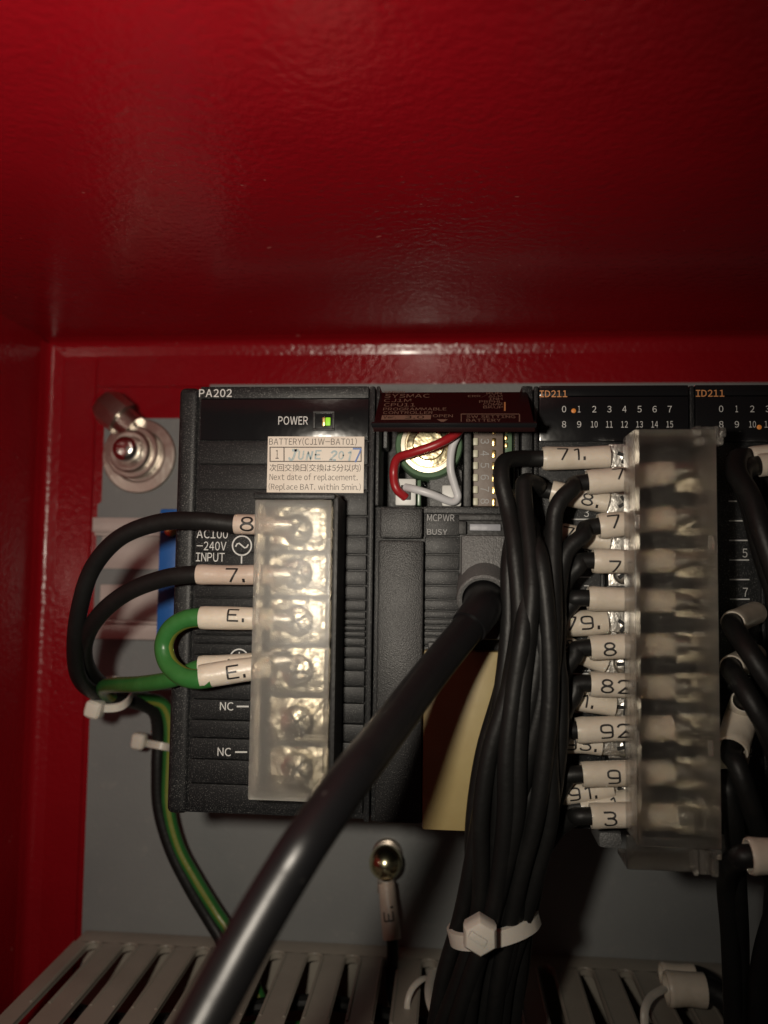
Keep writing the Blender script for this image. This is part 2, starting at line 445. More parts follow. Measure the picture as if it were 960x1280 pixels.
# back wall: field, shallow fold, border
bm = bmesh.new()
zi = PZ(300, 483, WALL_Y); xi = PX(108, 800, WALL_Y)
rbox(bm, xi-1, XR, WALL_Y+.9, WALL_Y+3, ZB, zi+1, 0)
rbox(bm, xi, XR, WALL_Y, WALL_Y+2.5, zi, zc-R_*.2, .9, 3)
rbox(bm, xl+R_*.2, xi, WALL_Y-.003, WALL_Y+2.5, ZB, zc-R_*.2, .9, 3)
tag(obj('back_wall', bm, 'red_paint'), None, None, kind='structure')
bm = bmesh.new()
rbox(bm, xl-3, XR, YN, WALL_Y+3, zc, zc+2, 0)
prof = [(WALL_Y-a, zc-b) for a, b in [(R_*1.9, -.4), (R_*1.5, .12), (R_*.9, .35), (R_*.5, R_*.22), (R_*.22, R_*.5), (.35, R_*.9), (.12, R_*1.5), (-.4, R_*1.9)]]
rows = [[bm.verts.new((x, a, b)) for a, b in prof] for x in (xl+1.0, XR)]
for i in range(len(prof)-1): bm.faces.new((rows[0][i], rows[0][i+1], rows[1][i+1], rows[1][i]))
tag(obj('ceiling', bm, 'red_paint'), None, None, kind='structure')
bm = bmesh.new()
rbox(bm, xl-2, xl, YN, WALL_Y+3, ZB, zc+.5, 0)
prof = [(xl+a, WALL_Y-b) for a, b in [(-.4, R_*1.9), (.12, R_*1.5), (.35, R_*.9), (R_*.22, R_*.5), (R_*.5, R_*.22), (R_*.9, .35), (R_*1.5, .12), (R_*1.9, -.4)]]
rows = [[bm.verts.new((a, b, z)) for a, b in prof] for z in (ZB, zc-1.0)]
for i in range(len(prof)-1): bm.faces.new((rows[0][i], rows[0][i+1], rows[1][i+1], rows[1][i]))
tag(obj('side_wall', bm, 'red_paint'), None, None, kind='structure')

# ------------------------------------------------------------------ grey mounting plate with a stepped corner
x0, x1 = PX(112, 900, PLATE_Y), 240
zt, zt2 = PZ(700, 479, PLATE_Y), PZ(160, 523, PLATE_Y)
xn = PX(262, 500, PLATE_Y)
out = [(x0, ZB), (x1, ZB), (x1, zt), (xn, zt), (xn, zt2), (x0+1.2, zt2), (x0+1.2, zt2-26), (x0, zt2-27)]
bm = bmesh.new()
a = [bm.verts.new((x, PLATE_Y, z)) for x, z in out]; b = [bm.verts.new((x, PLATE_Y+2, z)) for x, z in out]
bm.faces.new(a); bm.faces.new(b[::-1])
for i in range(len(out)): bm.faces.new((a[i], b[i], b[(i+1) % len(out)], a[(i+1) % len(out)]))
tag(obj('mounting_plate', bm, 'grey_plate', smooth=False), 'grey painted steel mounting plate behind the black modules', 'panel')

# ------------------------------------------------------------------ corner bolt and the stud behind it
c = P(160, 563, PLATE_Y-6)
t = thing('mounting_bolt', (c.x, PLATE_Y, c.z), 'shiny nut and washers on the bolt at the top left corner of the plate', 'bolt')
cw = Vector((c.x+1.5, PLATE_Y, c.z-1))
obj('washer', lathe([(0, 11.6), (-1.1, 11.6), (-1.4, 11.3), (-1.6, 8.4), (-1.2, 8.0), (-1.2, .1)], cw, seg=40), 'washer', t)
obj('spring_washer', lathe([(-1.7, 8.2), (-3.2, 8.2), (-3.5, 7.8), (-3.5, .1)], c*1 + Vector((.2, PLATE_Y-c.y, 0)), seg=36), 'washer', t)
bm = lathe([(-3.6, 6.6), (-4.9, 6.5), (-5.6, 5.9), (-5.7, 5.0), (-5.4, 4.4), (-5.4, .1)], (c.x, PLATE_Y, c.z), seg=32)
obj('nut', bm, 'washer', t)
obj('bolt_end', lathe([(-5.5, 3.9), (-8.0, 3.8), (-8.8, 3.2), (-9.2, 2.0), (-9.3, .1)], (c.x-.3, PLATE_Y, c.z+.3), seg=24), 'bright_metal', t)
A = P(168, 536, PLATE_Y-2); B = P(127, 501, PLATE_Y-2)
d = (B-A).normalized(); ax = (d, d.cross(Vector((0, 1, 0))).normalized(), Vector((0, 1, 0)))
t = thing('threaded_stud', A, 'tilted dull metal stud against the red wall above the washers', 'stud')
L_ = (B-A).length
obj('shank', lathe([(0, 4.2), (L_*.35, 4.2)], A, axis=ax, seg=20), 'washer', t)
obj('head', lathe([(L_*.35+.05, 5.6), (L_*.8, 5.6), (L_*.95, 4.6), (L_, 3.2), (L_, .1)], A, axis=ax, seg=8), 'washer', t)

# ------------------------------------------------------------------ DIN rail and blue end stop
ry = 65.0
xr0 = PX(113, 720, ry); zr1 = PZ(150, 647, ry); zr0 = PZ(150, 799, ry)
t = thing('din_rail', (xr0, PLATE_Y, zr0), 'zinc plated mounting rail sticking out left of the power supply', 'rail')
xe = 190
for (za, zb) in ((zr1-4.4, zr1), (zr0, zr0+4.4)):
    bm = rbox(bmesh.new(), xr0, xe, ry, ry+1, za, zb, .25); obj('flange', bm, 'zinc', t)
za, zb = zr0+4.4, zr1-4.4
bm = bmesh.new()
for (z0, z1) in ((zb-1, zb-.02), (za+.02, za+1)):
    rbox(bm, xr0+.3, xe, ry+1.02, ry+6.4, z0, z1, .2)
obj('rail_side', bm, 'zinc', t)
sz1, sz0 = PZ(150, 711, ry+6), PZ(150, 731, ry+6)
xs1 = PX(213, 720, ry+6)
bm = bmesh.new()
rbox(bm, xr0+.3, xe, ry+6.42, ry+7.3, sz1, zb, .15)
rbox(bm, xr0+.3, xe, ry+6.42, ry+7.3, za, sz0, .15)
rbox(bm, xs1, xe, ry+6.45, ry+7.3, sz0+.02, sz1-.02, .1)
obj('web', bm, 'zinc', t)
t = thing('rail_end_stop', (PX(205, 720, 45), ry, PZ(205, 815, 45)), 'flat blue plastic end stop on the rail beside the power supply', 'end stop')
obj('body', pbox(197, 636, 222, 815, 46, 66, .6), 'blue_plastic', t)
c = P(214, 662, 45.5)
obj('screw', lathe([(0, 1.9), (-.7, 1.8), (-1.0, 1.2), (-1.0, .1)], c, seg=18), 'gold', t)
# ================================================================== POWER SUPPLY MODULE
Z0, Z1 = 0.0, PZ(340, 483.0, 0)
XA = PX(214, 760, 0)
XB = PX(466, 760, 0)                             # power supply | processor
XC = PX(667, 560, 0)                             # processor | input module
XD = PX(862, 500, 0)                             # input module | input module
ps = thing('power_supply_module', (XA, 60, 0), 'black power supply module with battery sticker and frosted six screw cover', 'module')
bm = rbox(bmesh.new(), XA+.6, XB-.12, 1.2, 66, Z0+.2, Z1-.2, .8)
obj('housing', bm, 'case_plastic', ps)
# rounded left strip, set back from the front
bm = rbox(bmesh.new(), XA, PX(240, 760, 0), .5, 24, Z0, Z1, 1.6, 4)
obj('side_strip', bm, 'case_plastic', ps)
bm = rbox(bmesh.new(), PX(458, 760, 0), XB-.1, -.2, 20, Z0+.1, Z1, .5)
obj('edge_strip', bm, 'case_plastic', ps)
xa, xb = PX(243, 760, 0), PX(457, 760, 0)
obj('top_bar', rbox(bmesh.new(), xa, xb, -.1, 1.4, PZ(340, 498, 0), Z1, .3), 'case_plastic', ps)
win = obj('indicator_window', rbox(bmesh.new(), xa, xb, .25, 1.5, PZ(340, 550, 0), PZ(340, 498.5, 0), .2), 'gloss_black', ps)
RIDGES = [551, 581, 613, 645, 670, 693, 713, 732, 750, 764, 774, 782, 789, 797, 808, 822, 838, 858, 879, 905, 928, 955, 986, 1017]
for ya, yb in zip(RIDGES, RIDGES[1:]):
    za, zb = PZ(440, yb, 0), PZ(440, ya, 0)
    if za < .4: za = .4
    bm = rbox(bmesh.new(), xa, xb, -.02, 1.3, za+.10, zb-.10, .28, 2)
    obj('ridge', bm, 'case_plastic', ps)
lettering(ps, 'PA202', (249, 486.5, 290, 496.5), -.1, 'print_white', .012)
lettering(win, 'POWER', (348, 520.5, 385, 531), .25, 'print_white', .005)
# LED in its little well
bm = bmesh.new()
for bx in ((391, 513.5, 418, 516), (391, 535.5, 418, 538), (391, 516.1, 394, 535.4), (415, 516.1, 418, 535.4)):
    pbox(*bx, -.25, .6, .12, bm)
obj('lamp_frame', bm, 'matte_black', win)
obj('power_lamp', pbox(406.5, 521.5, 413, 532, .0, .6, .25), 'led_green', win)
obj('lamp_window', pbox(402.5, 521.5, 406.2, 532, .05, .6, .1), 'gold', win)
# symbols beside the terminals
lettering(ps, 'AC100', (246, 662, 285, 673), -.02, 'print_white', .003)
lettering(ps, '-240V', (246, 677, 283, 688), -.02, 'print_white', .003)
lettering(ps, 'INPUT', (245, 691, 281, 702), -.02, 'print_white', .003)
ring_print(ps, 302.5, 682, 11.8, 1.7, -.02, extra=[[(-8, -1.5), (-6, 2), (-3.5, 2.8), (0, 0), (3.5, -2.8), (6, -2), (8, 1.5)], [(0, -12), (0, -22)], [(0, 12), (0, 19)]])
ring_print(ps, 299, 823, 11.2, 1.7, -.02, extra=[[(0, 8), (0, 0)], [(-6, 0), (6, 0)], [(-4, -3), (4, -3)]])
lettering(ps, 'NC', (275, 877.5, 292, 888), -.02, 'print_white', .006)
lettering(ps, 'NC', (272, 934.5, 289, 945), -.02, 'print_white', .006)
bars(ps, [(296, 882, 311, 884)], -.02); bars(ps, [(294, 939, 309, 941)], -.02)
# sticker with its writing
st = obj('battery_sticker', pbox(334, 545.5, 455, 616, -.30, -.05, .11), 'sticker', ps)
Y = -.30
lettering(st, 'BATTERY(CJ1W-BAT01)', (336.5, 547, 446, 557), Y, 'ink_brown', -.004)
bm_ = [(337, 558.5, 452, 559.7), (337, 576.2, 452, 577.4), (337, 559.7, 338.3, 576.2), (450.8, 559.7, 452, 576.2), (354.5, 559.7, 355.7, 576.2)]
bars(st, bm_, Y, 'ink_brown')
lettering(st, '1', (344.5, 562.5, 348.5, 573.5), Y, 'ink_brown')
lettering(st, '次回交換日(交換は5分以内)', (337, 580, 451, 589.5), Y, 'ink_brown', -.004)
lettering(st, 'Next date of replacement.', (337, 592, 447, 602.5), Y, 'ink_brown', -.006)
lettering(st, '(Replace BAT. within 5min.)', (336, 604, 451, 614.5), Y, 'ink_brown', -.006)
def hand(parent, text, px, py, hpx, mat, wd=.16, slant=.18, pitch=.98):
    o = P(px, py, Y); s = PX(px+1, py, Y)-PX(px, py, Y)
    bm = stroke_mesh(bmesh.new(), text, hpx*s, wd, lambda u, v: Vector((o.x+u, Y-.09, o.z+v)), pitch=pitch, slant=slant)
    obj('handwriting', bm, mat, parent, smooth='flat')
for ch_, hx, hy, hh, hw, hs in (('J', 361, 575, 12, .24, .30), ('U', 373, 574, 9.5, .20, .12), ('N', 383, 574.5, 9.5, .24, .22), ('E', 394, 573.5, 10, .19, .10), ('2', 412, 575, 11, .22, .25), ('0', 423, 574, 9.5, .18, .10), ('1', 433, 575, 10.5, .22, .20)):
    hand(st, ch_, hx, hy, hh, 'ink_faded', hw, hs)
hand(st, '7', 441, 577, 16, 'ink_blue', .13, .05)

def screw_terminal(parent, cx, cy, Y, r, plate=(5.2, 4.6), mats=('nickel_screw', 'nickel_screw')):
    c = P(cx, cy, Y)
    bm = rbox(bmesh.new(), c.x-plate[0], c.x+plate[0], Y+.6, Y+1.5, c.z-plate[1], c.z+plate[1], .25)
    pl = obj('clamp_plate', bm, mats[0], parent)
    h = 1.5
    bm = lathe([(.5, r), (-h*.15, r)]+[(-h*.15-h*.85*math.sin(math.radians(q)), r*math.cos(math.radians(q))) for q in range(12, 85, 9)]+[(-h, .01)], c, seg=24)
    a = random.uniform(0, math.pi/2)
    s = obj('terminal_screw', bm, mats[1], parent)
    bm = bmesh.new()
    for k in (0, 1):
        rbox(bm, c.x-r*.72, c.x+r*.72, Y-h*.98-.03, Y-h*.7, c.z-.38, c.z+.38, .08, 1) if k == 0 else rbox(bm, c.x-.38, c.x+.38, Y-h*.98-.04, Y-h*.7, c.z-r*.72, c.z+r*.72, .08, 1)
    for v in bm.verts:
        q = Matrix.Rotation(a, 3, 'Y') @ (v.co-c); v.co = c+q
    obj('cross_slot', bm, 'matte_black', s, smooth=False)
    return pl

# six-way terminal block
tb = obj('terminal_block', None or pbox(322, 628, 424, 1000, -1.5, 1.1, .4), 'matte_black', ps)
bm = pbox(413.5, 621, 420, 1004, -11.6, 1.1, .4); obj('block_wall', bm, 'matte_black', tb)
bm = pbox(316, 615.5, 419, 623.8, -12.5, 1.1, .5); obj('block_cap', bm, 'case_plastic', tb)
SY = [663, 718, 776, 838, 901, 960]
for k, sy in enumerate(SY):
    screw_terminal(tb, 372, sy, -4.2, 3.3, (5.6, 4.7))
for k in range(7):
    y_ = (SY[k-1]+SY[k])/2 if 0 < k < 6 else (632 if k == 0 else 992)
    bm = pbox(330, y_-3, 410, y_+3, -6.5, -1.2, .3); obj('barrier', bm, 'matte_black', tb)
cv = obj('terminal_cover', pbox(314, 624.5, 411.5, 1002, -12.4, -11.3, .35), 'frosted_cover', ps)
xcl = PX(314, 813, -12.4)
zc1, zc0 = PZ(363, 624.5, -12.4), PZ(363, 1002, -12.4)
obj('cover_side', rbox(bmesh.new(), xcl+.05, xcl+1.1, -11.2, -6.6, zc0+.1, zc1-.1, .3), 'clear_edge', cv)
obj('cover_rim', rbox(bmesh.new(), PX(404, 813, -12.4), PX(411, 813, -12.4), -11.25, -9.4, zc0+.1, zc1-.1, .3), 'clear_edge', cv)
obj('cover_foot', rbox(bmesh.new(), xcl+1.3, PX(410, 813, -12.4), -11.2, -3, zc0+.1, zc0+1.2, .3), 'clear_edge', cv)

# ================================================================== PROCESSOR MODULE
cp = thing('processor_module', (XB, 60, 0), 'black processor module with open brown lid showing battery and switches', 'module')
cx0, cx1 = XB+.1, XC-.15
zk1, zk0 = PZ(550, 534, 0), PZ(550, 633, 0)      # battery bay
bm = rbox(bmesh.new(), cx0+.3, cx1-.3, 17, 66, Z0+.2, Z1-.2, .6)
obj('housing', bm, 'case_plastic', cp)
obj('lower_housing', rbox(bmesh.new(), cx0, cx1, 1.2, 17, Z0, zk0, .4), 'case_plastic', cp)
obj('bay_wall', rbox(bmesh.new(), cx0, PX(474, 580, 0), -.1, 17, zk0+.02, Z1, .4), 'case_plastic', cp)
obj('bay_wall', rbox(bmesh.new(), PX(652, 580, 0), cx1, .2, 17, zk0+.02, Z1, .4), 'case_plastic', cp)
obj('bay_divider', rbox(bmesh.new(), PX(580, 580, 0), PX(589, 580, 0), .5, 17, zk0+.02, zk1+6, .3), 'matte_black', cp)
obj('bay_floor', rbox(bmesh.new(), PX(474, 580, 0), PX(651, 580, 0), 14, 17.0, zk0+.02, Z1-.5, .2), 'matte_black', cp)
obj('bay_sill', rbox(bmesh.new(), PX(530, 580, 0), PX(652, 580, 0), .1, 3, PZ(550, 642, 0), zk0, .3), 'case_plastic', cp)
obj('battery_cradle', pbox(536, 586, 578, 634, 8, 14, .8), 'hood_grey', cp)
# switch block
sb = obj('switch_block', pbox(592, 512, 629, 633, 3.0, 13.9, .3), 'pcb_brown', cp)
for k in range(7):
    y_ = 626.6-15*k
    obj('switch', pbox(591.5, y_-4.5, 597.5, y_+5, 2.2, 4, .25), 'switch_ivory', sb)
    obj('contact', pbox(615, y_-4.5, 620, y_+6, 2.4, 4, .3), 'gold', sb)
    s_ = str(8-k)
    v2, fs = type_mesh(s_); bm = bmesh.new()
    o_ = P(606, y_, 3.0)
    vv = [bm.verts.new((o_.x-.9+1.8*b_, 2.92, o_.z+.55-1.1*a_)) for a_, b_ in v2]
    for f_ in fs: bm.faces.new([vv[i] for i in f_])
    obj('lettering', bm, 'print_dim', sb, smooth='flat')
for k in range(3): obj('gold_pin', pbox(631, 535+k*9, 634.5, 541+k*9, 5, 8, .2), 'gold', cp)
obj('circuit_strip', pbox(629.6, 512, 640, 633, 6, 13.9, .2), 'battery_green', cp)
obj('bay_rib', pbox(643, 520, 649, 640, 2, 14, .3), 'matte_black', cp)
obj('battery_socket', pbox(494, 598, 520, 632, 3, 13, .5), 'connector_white', cp)
obj('socket_edge', pbox(521.5, 600, 526, 632, 3.5, 13, .2), 'battery_green', cp)
obj('socket_mouth', pbox(501, 606, 514, 625, 2.9, 4, .2), 'matte_black', cp)
obj('bay_clip', pbox(552, 606, 577, 633, 5, 7.95, .6), 'connector_white', cp)
obj('bay_clip', pbox(476, 537, 484, 560, 6, 12, .3), 'hood_grey', cp)
# tilted lid, hinged along its upper edge
th = math.radians(58); hinge = Vector((0, .5, Z1-1.2)); up = Vector((0, math.sin(th), math.cos(th))); nl = Vector((0, -math.cos(th), math.sin(th)))
LH = -(PP(560, 533, hinge, nl)-hinge).dot(up)
lx0, lx1 = PX(475.5, 488, 0), PX(659, 488, 0)
bm = bmesh.new()
rot = Matrix((Vector((1, 0, 0)), -nl, up)).transposed()
cc = hinge-up*(LH/2)-nl*.6+Vector(((lx0+lx1)/2, 0, 0))
rbox(bm, cc.x-(lx1-lx0)/2, cc.x+(lx1-lx0)/2, cc.y-.6, cc.y+.6, cc.z-LH/2, cc.z+LH/2, .3, 2, rot)
lid = obj('lid', bm, 'lid_brown', cp)
pl = (hinge.copy(), nl, up)
bm = bmesh.new()
cc2 = hinge-up*(LH-.3)+nl*.25+Vector(((lx0+lx1)/2, 0, 0))
rbox(bm, cc2.x-(lx1-lx0)/2-.3, cc2.x+(lx1-lx0)/2+.3, cc2.y-.5, cc2.y+.5, cc2.z-.5, cc2.z+.5, .35, 2, rot)
obj('lid_lip', bm, 'gloss_black', lid)
for s_, bx in (('OMRON', (481, 489, 506, 492)), ('SYSMAC', (481, 493, 537, 497.5)), ('CJ1M', (480, 499, 514, 503)), ('CPU11', (480, 504.5, 519, 508.5)),
               ('PROGRAMMABLE', (479, 510, 558, 513.5)), ('CONTROLLER', (479, 514.5, 541, 518)), ('OPEN', (541, 518.5, 566, 522)),
               ('SW SETTING', (583, 519.5, 644, 523)), ('BATTERY', (583, 524, 626, 527.5)),
               ('RUN', (608, 490.5, 627, 493.5)), ('ERR/ALM', (585, 494, 628, 497)), ('INH', (611, 497.5, 628, 500.5)), ('PRPHL', (599, 501, 628, 504)), ('COMM', (604, 504.5, 628, 507.5)), ('BKUP', (604, 508, 629, 511))):
    lettering(lid, s_, bx, 0, 'print_tan', .004, plane=pl)
def lid_quads(boxes, mat, name, lift=.07):
    bm = bmesh.new()
    for poly in boxes:
        bm.faces.new([bm.verts.new(PP(x, y, *pl[:2])+nl*lift) for x, y in poly])
    return obj(name, bm, mat, lid, smooth='flat')
def rect(x0, y0, x1, y1): return [(x0, y0), (x1, y0), (x1, y1), (x0, y1)]
lid_quads([rect(477, 509.6+.0, 548, 515.2)] if False else [[(477, 509.5), (547, 509.0), (547, 515.3), (477, 515.8)]], 'print_tan', 'version_patch', .06) if False else None
vp_ = lid_quads([[(477.5, 519.5), (539, 519), (538.5, 524.5), (476.5, 525)]], 'print_tan', 'version_patch', .06)
for s_, bx in (('Ver.', (479, 520.5, 495, 523.8)), ('3.0', (506, 520.2, 530, 524))):
    lettering(lid, s_, bx, 0, 'lid_brown', .004, plane=pl, lift=.12)
lid_quads([[(546, 524.5), (560, 524.5), (553, 528.5)]], 'print_tan', 'open_mark')
lid_quads([rect(576, 517.5, 649, 518.4), rect(576, 529, 651, 529.9), rect(576, 518.4, 577, 529), rect(648.6, 518.4, 650, 529)], 'print_tan', 'printed_frame')
lid_quads([rect(630, 503, 632, 514)], 'print_orange', 'light_guide')
# port cover column: short upper door, long lower door
obj('upper_door', pbox(475, 634.5, 528, 673, -1.6, 1.1, .5), 'cover_plastic', cp)
ld_ = obj('lower_door', pbox(470.5, 675.5, 528, 1029.5, -2.2, 1.1, .6), 'cover_plastic', cp)
# ridged strip
mx0, mx1 = PX(530, 780, 0), PX(574, 780, 0)
for ya, yb in zip([642, 660]+RIDGES[4:], RIDGES[3:][1:1]+[660]+RIDGES[4:]):
    pass
rl = [643]+RIDGES[4:-1]
for ya, yb in zip(rl, rl[1:]):
    bm = rbox(bmesh.new(), mx0, mx1, .35, 1.4, PZ(550, yb, 0)+.10, PZ(550, ya, 0)-.10, .26, 2)
    obj('ridge', bm, 'case_plastic', cp)
lettering(cp, 'MCPWR', (534, 643, 568, 651.5), .35, 'print_dim', .0)
lettering(cp, 'BUSY', (534, 661.5, 559, 668.5), .35, 'print_dim', .0)
# recess of the serial port and the yellowed sheet below it
obj('port_rim', pbox(573, 642.5, 642, 651, -1.2, 1.1, .4), 'matte_black', cp)
obj('port_rim', pbox(573, 651.2, 583, 668, -1.1, 1.1, .3), 'matte_black', cp)
obj('port_plate', pbox(587, 655, 626, 663.5, -.4, 1.1, .2), 'window_grey', cp)
obj('port_back', pbox(574, 651, 642, 812, .6, 1.15, .1), 'matte_black', cp)
obj('yellowed_panel', pbox(528.5, 814, 642, 1040, -2.6, 1.1, .6), 'aged_cream', cp)
obj('panel_clip', pbox(535, 803, 552, 815, -1.5, 1.0, .3), 'matte_black', cp)

# ------------------------------------------------------------------ battery in its bay
bc = P(536, 556, 4)
bt = thing('battery', (bc.x, 14, bc.z), 'small round battery with green sleeve in the open bay under the lid', 'battery')
obj('case', lathe([(9.8, 7.3), (.6, 7.3), (0, 7.0), (-.15, 6.6), (.0, 6.2), (.3, 6.1)], bc, seg=40), 'battery_green', bt)
obj('end_ring', lathe([(.25, 6.1), (-.1, 6.0), (-.2, 5.2), (.1, 5.0), (.6, 4.9)], bc, seg=36), 'battery_ring', bt)
obj('end_cap', lathe([(.5, 4.9), (.1, 4.7), (-.1, 3.5), (-.55, 3.2), (-.6, .1)], bc+Vector((0, -.2, 0)), seg=36), 'battery_steel', bt)
wire_part(bt, [P(582, 528, -1), P(570, 542, -1.2), P(545, 556, -2), P(515, 566, -1), P(497, 573, 1), P(492, 590, 2.2), P(495, 610, 2), P(507, 622, 3)], .92, 'wire_red', 'red_lead')
wire_part(bt, [P(574, 540, 2), P(565, 560, 2), P(563, 585, 2), P(568, 606, 2.6), P(572, 621, 3), P(564, 627, 2.6), P(540, 618, 1.2), P(520, 612, 1.4), P(507, 609, 3.2)], .85, 'wire_white', 'white_lead')

# ------------------------------------------------------------------ plug with thick cable coming towards the viewer
pc = P(604, 741, -12)
pg = thing('serial_cable', (pc.x, 0, pc.z), 'thick black cable with grey plug crossing in front of the modules', 'cable')
obj('plug_body', pbox(576, 669, 637, 800, -5.5, .5, .8), 'hood_grey', pg)
ax_ = Vector((-.06, -.93, -.36)).normalized(); sx_ = ax_.cross(Vector((0, 0, 1))).normalized(); A3 = (ax_, sx_, ax_.cross(sx_))
bc_ = P(605, 744, -7)
obj('plug_boss', lathe([(-6, 5.5), (1.5, 5.4), (2.4, 5.2), (2.7, 4.8), (2.5, 4.25), (1, 4.1)], bc_, axis=A3, seg=36), 'hood_grey', pg)
cab = [bc_-ax_*2, bc_+ax_*2, P(602, 762, -15), P(585, 785, -19), P(540, 840, -30), P(493, 902, -43), P(441, 970, -56.5), P(388, 1045, -65), P(358, 1092, -67.5), P(328, 1142, -69.7), P(298, 1195, -71.9), P(252, 1280, -75.3), P(188, 1396, -80.4)]
wire_part(pg, cab, 3.0, 'cable_black', 'cable', seg=28, n=10)
obj('strain_relief', tube([bc_+ax_*.8, bc_+ax_*3.5, P(602, 762, -15), P(586, 784, -18.8)], lambda u: 4.1-.7*u, 30), 'cable_black', pg)
obj('pale_dot', lathe([(.2, .3), (-.05, .26), (-.1, .08)], P(393, 1014, -65.2), seg=9), 'nylon', pg)  # tiny pale dot set on the cable
# ================================================================== INPUT MODULES
im = thing('input_module', (XC, 60, 0), 'black input module marked ID211 under the clear cover in the middle', 'module', 'input modules')
ix0, ix1 = XC+.1, XD-.1
obj('housing', rbox(bmesh.new(), ix0, ix1, 1.2, 66, Z0, Z1, .6), 'case_plastic', im)
obj('edge_strip', rbox(bmesh.new(), ix0, PX(673, 700, 0), .2, 2, Z0+.1, Z1-.1, .3), 'case_plastic', im)
ip = obj('indicator_panel', rbox(bmesh.new(), PX(674, 520, 0), ix1-.1, 0, 1.6, PZ(760, 552, 0), Z1-2.4, .3), 'gloss_black', im)
obj('top_bar', rbox(bmesh.new(), PX(674, 520, 0), ix1-.1, -.1, 1.6, Z1-2.3, Z1-.05, .3), 'gloss_black', im)
lettering(ip, 'ID211', (674.5, 488, 709, 496.5), -.1, 'print_orange', .012)
dx = (837-705)/7
for k in range(8):
    xc_ = 705+dx*k
    wd_ = 2.6 if k != 1 else 1.6
    lettering(ip, str(k), (xc_-wd_, 507.5, xc_+wd_, 515.5), 0, 'print_white', .0)
    wd_ = 2.6 if k < 2 else 4.2
    lettering(ip, str(k+8), (xc_-wd_, 526.5, xc_+wd_, 534.5), 0, 'print_white', .0)
# terminal row: printed scale, body, metal
scale_x = (714, 738)
for k in range(18):
    y_ = 601+24.1*k
    bars(im, [(scale_x[0], y_-.8, scale_x[1], y_+.8)], 1.2, 'print_white')
    if k % 2 == 0:
        s_ = str(k+1); wd_ = 3.0 if k+1 < 10 else 5.5
        lettering(im, s_, (733-wd_, y_-14, 733+wd_, y_-3), 1.2, 'print_white', .0)
obj('scale_ridge', rbox(bmesh.new(), PX(752, 800, 0), PX(757, 800, 0), .2, 1.4, 4, PZ(760, 556, 0), .3), 'case_plastic', im)
tb = obj('terminal_block', rbox(bmesh.new(), PX(758, 800, 0), PX(893, 800, -5), -1.6, 1.4, 1.5, PZ(800, 556, 0), .4), 'matte_black', im)
obj('upper_step', rbox(bmesh.new(), PX(815, 800, -5), PX(893, 800, -5), -5.5, -1.7, 2, PZ(800, 560, -5), .4), 'matte_black', tb)
FY = [597, 651, 703, 753, 808, 858, 911, 966, 1020]       # right-hand terminals
for y_ in FY:
    screw_terminal(tb, 868, y_+2, -7.4, 2.4, (3.2, 2.7), ('terminal_brass', 'terminal_brass'))
BY = [571, 629, 676, 716, 781, 829, 883, 932, 987]        # left-hand terminals
for y_ in BY:
    screw_terminal(tb, 780, y_, -3.4, 2.3, (2.9, 2.7), ('tin_lug', 'tin_lug'))
for k in range(8):
    y_ = (FY[k]+FY[k+1])/2
    obj('barrier', pbox(832, y_-4, 890, y_+4, -8.5, -5.6, .3), 'matte_black', tb)
# clear cover
YC = -20.0
cxl, cxr = PX(795, 800, YC), PX(899, 800, YC)
czt, czb = PZ(840, 536, YC), PZ(840, 1060, YC)
cv = obj('terminal_cover', rbox(bmesh.new(), cxl, cxr, YC, YC+1.0, czb, czt, .3), 'clear_cover', im)
obj('cover_side', rbox(bmesh.new(), cxl+.02, cxl+1.1, YC+1.05, -10.4, czb, czt, .3), 'clear_edge', cv)
obj('cover_side', rbox(bmesh.new(), cxr-1.1, cxr-.02, YC+1.05, -9, czb, czt-3, .3), 'clear_edge', cv)
obj('cover_top', rbox(bmesh.new(), cxl+1.15, cxr-1.15, YC+1.05, -4, czt-1.0, czt, .3), 'clear_edge', cv)
obj('cover_foot', rbox(bmesh.new(), cxl-.6, cxr-1.0, YC+5.5, YC+6.6, czb-6.0, czb-.1, .3), 'clear_cover', cv)
obj('cover_foot_side', rbox(bmesh.new(), cxl-.6, cxr-1.2, YC+6.7, -6, czb-6.0, czb-5.0, .3), 'clear_edge', cv)
for (a_, b_, c_, d_, yy) in ((869, 532, 877, 545, YC-.3), (893, 532, 899, 545, YC-.3), (877.3, 533, 892.7, 543, YC+.6), (899.3, 534, 908, 546, YC+1), (874, 545.3, 881, 556, YC-.2), (881.3, 545.3, 905, 556, YC+.4)):
    obj('cover_clip', pbox(a_, b_, c_, d_, yy, YC+5, .3), 'clear_edge', cv)
for (a_, b_, c_, d_, yy) in ((868, 1063, 874, 1095, YC+2), (890, 1076, 899, 1097, YC+1), (874.3, 1064, 889.7, 1094, YC+3), (890, 1062, 903, 1075.6, YC+2)):
    obj('cover_clip', pbox(a_, b_, c_, d_, yy, YC+6, .3), 'clear_edge', cv)
for (x_, y_, h_) in ((797, 652, 9), (889, 678, 9), (797, 923, 9), (889, 936, 10)):
    obj('cover_catch', pbox(x_-3, y_-h_, x_+3, y_+h_, YC-.5, YC-.02, .2), 'clear_edge', cv)
obj('bottom_latch', pbox(748, 1040, 779, 1062, -2, 8, 1.2), 'hood_grey', im)
def copy_tree(o, parent, offset=None):
    c_ = o.copy(); link(c_)
    if parent: c_.parent = parent
    for ch in list(o.children): copy_tree(ch, c_)
    return c_
im2 = copy_tree(im, None)
im2.location.x += (XD-XC)*MM
WORLD[im2.name] = WORLD[im.name]+Vector((XD-XC, 0, 0))
im2['label'] = 'black input module marked ID211 cut off by the right edge of the picture'
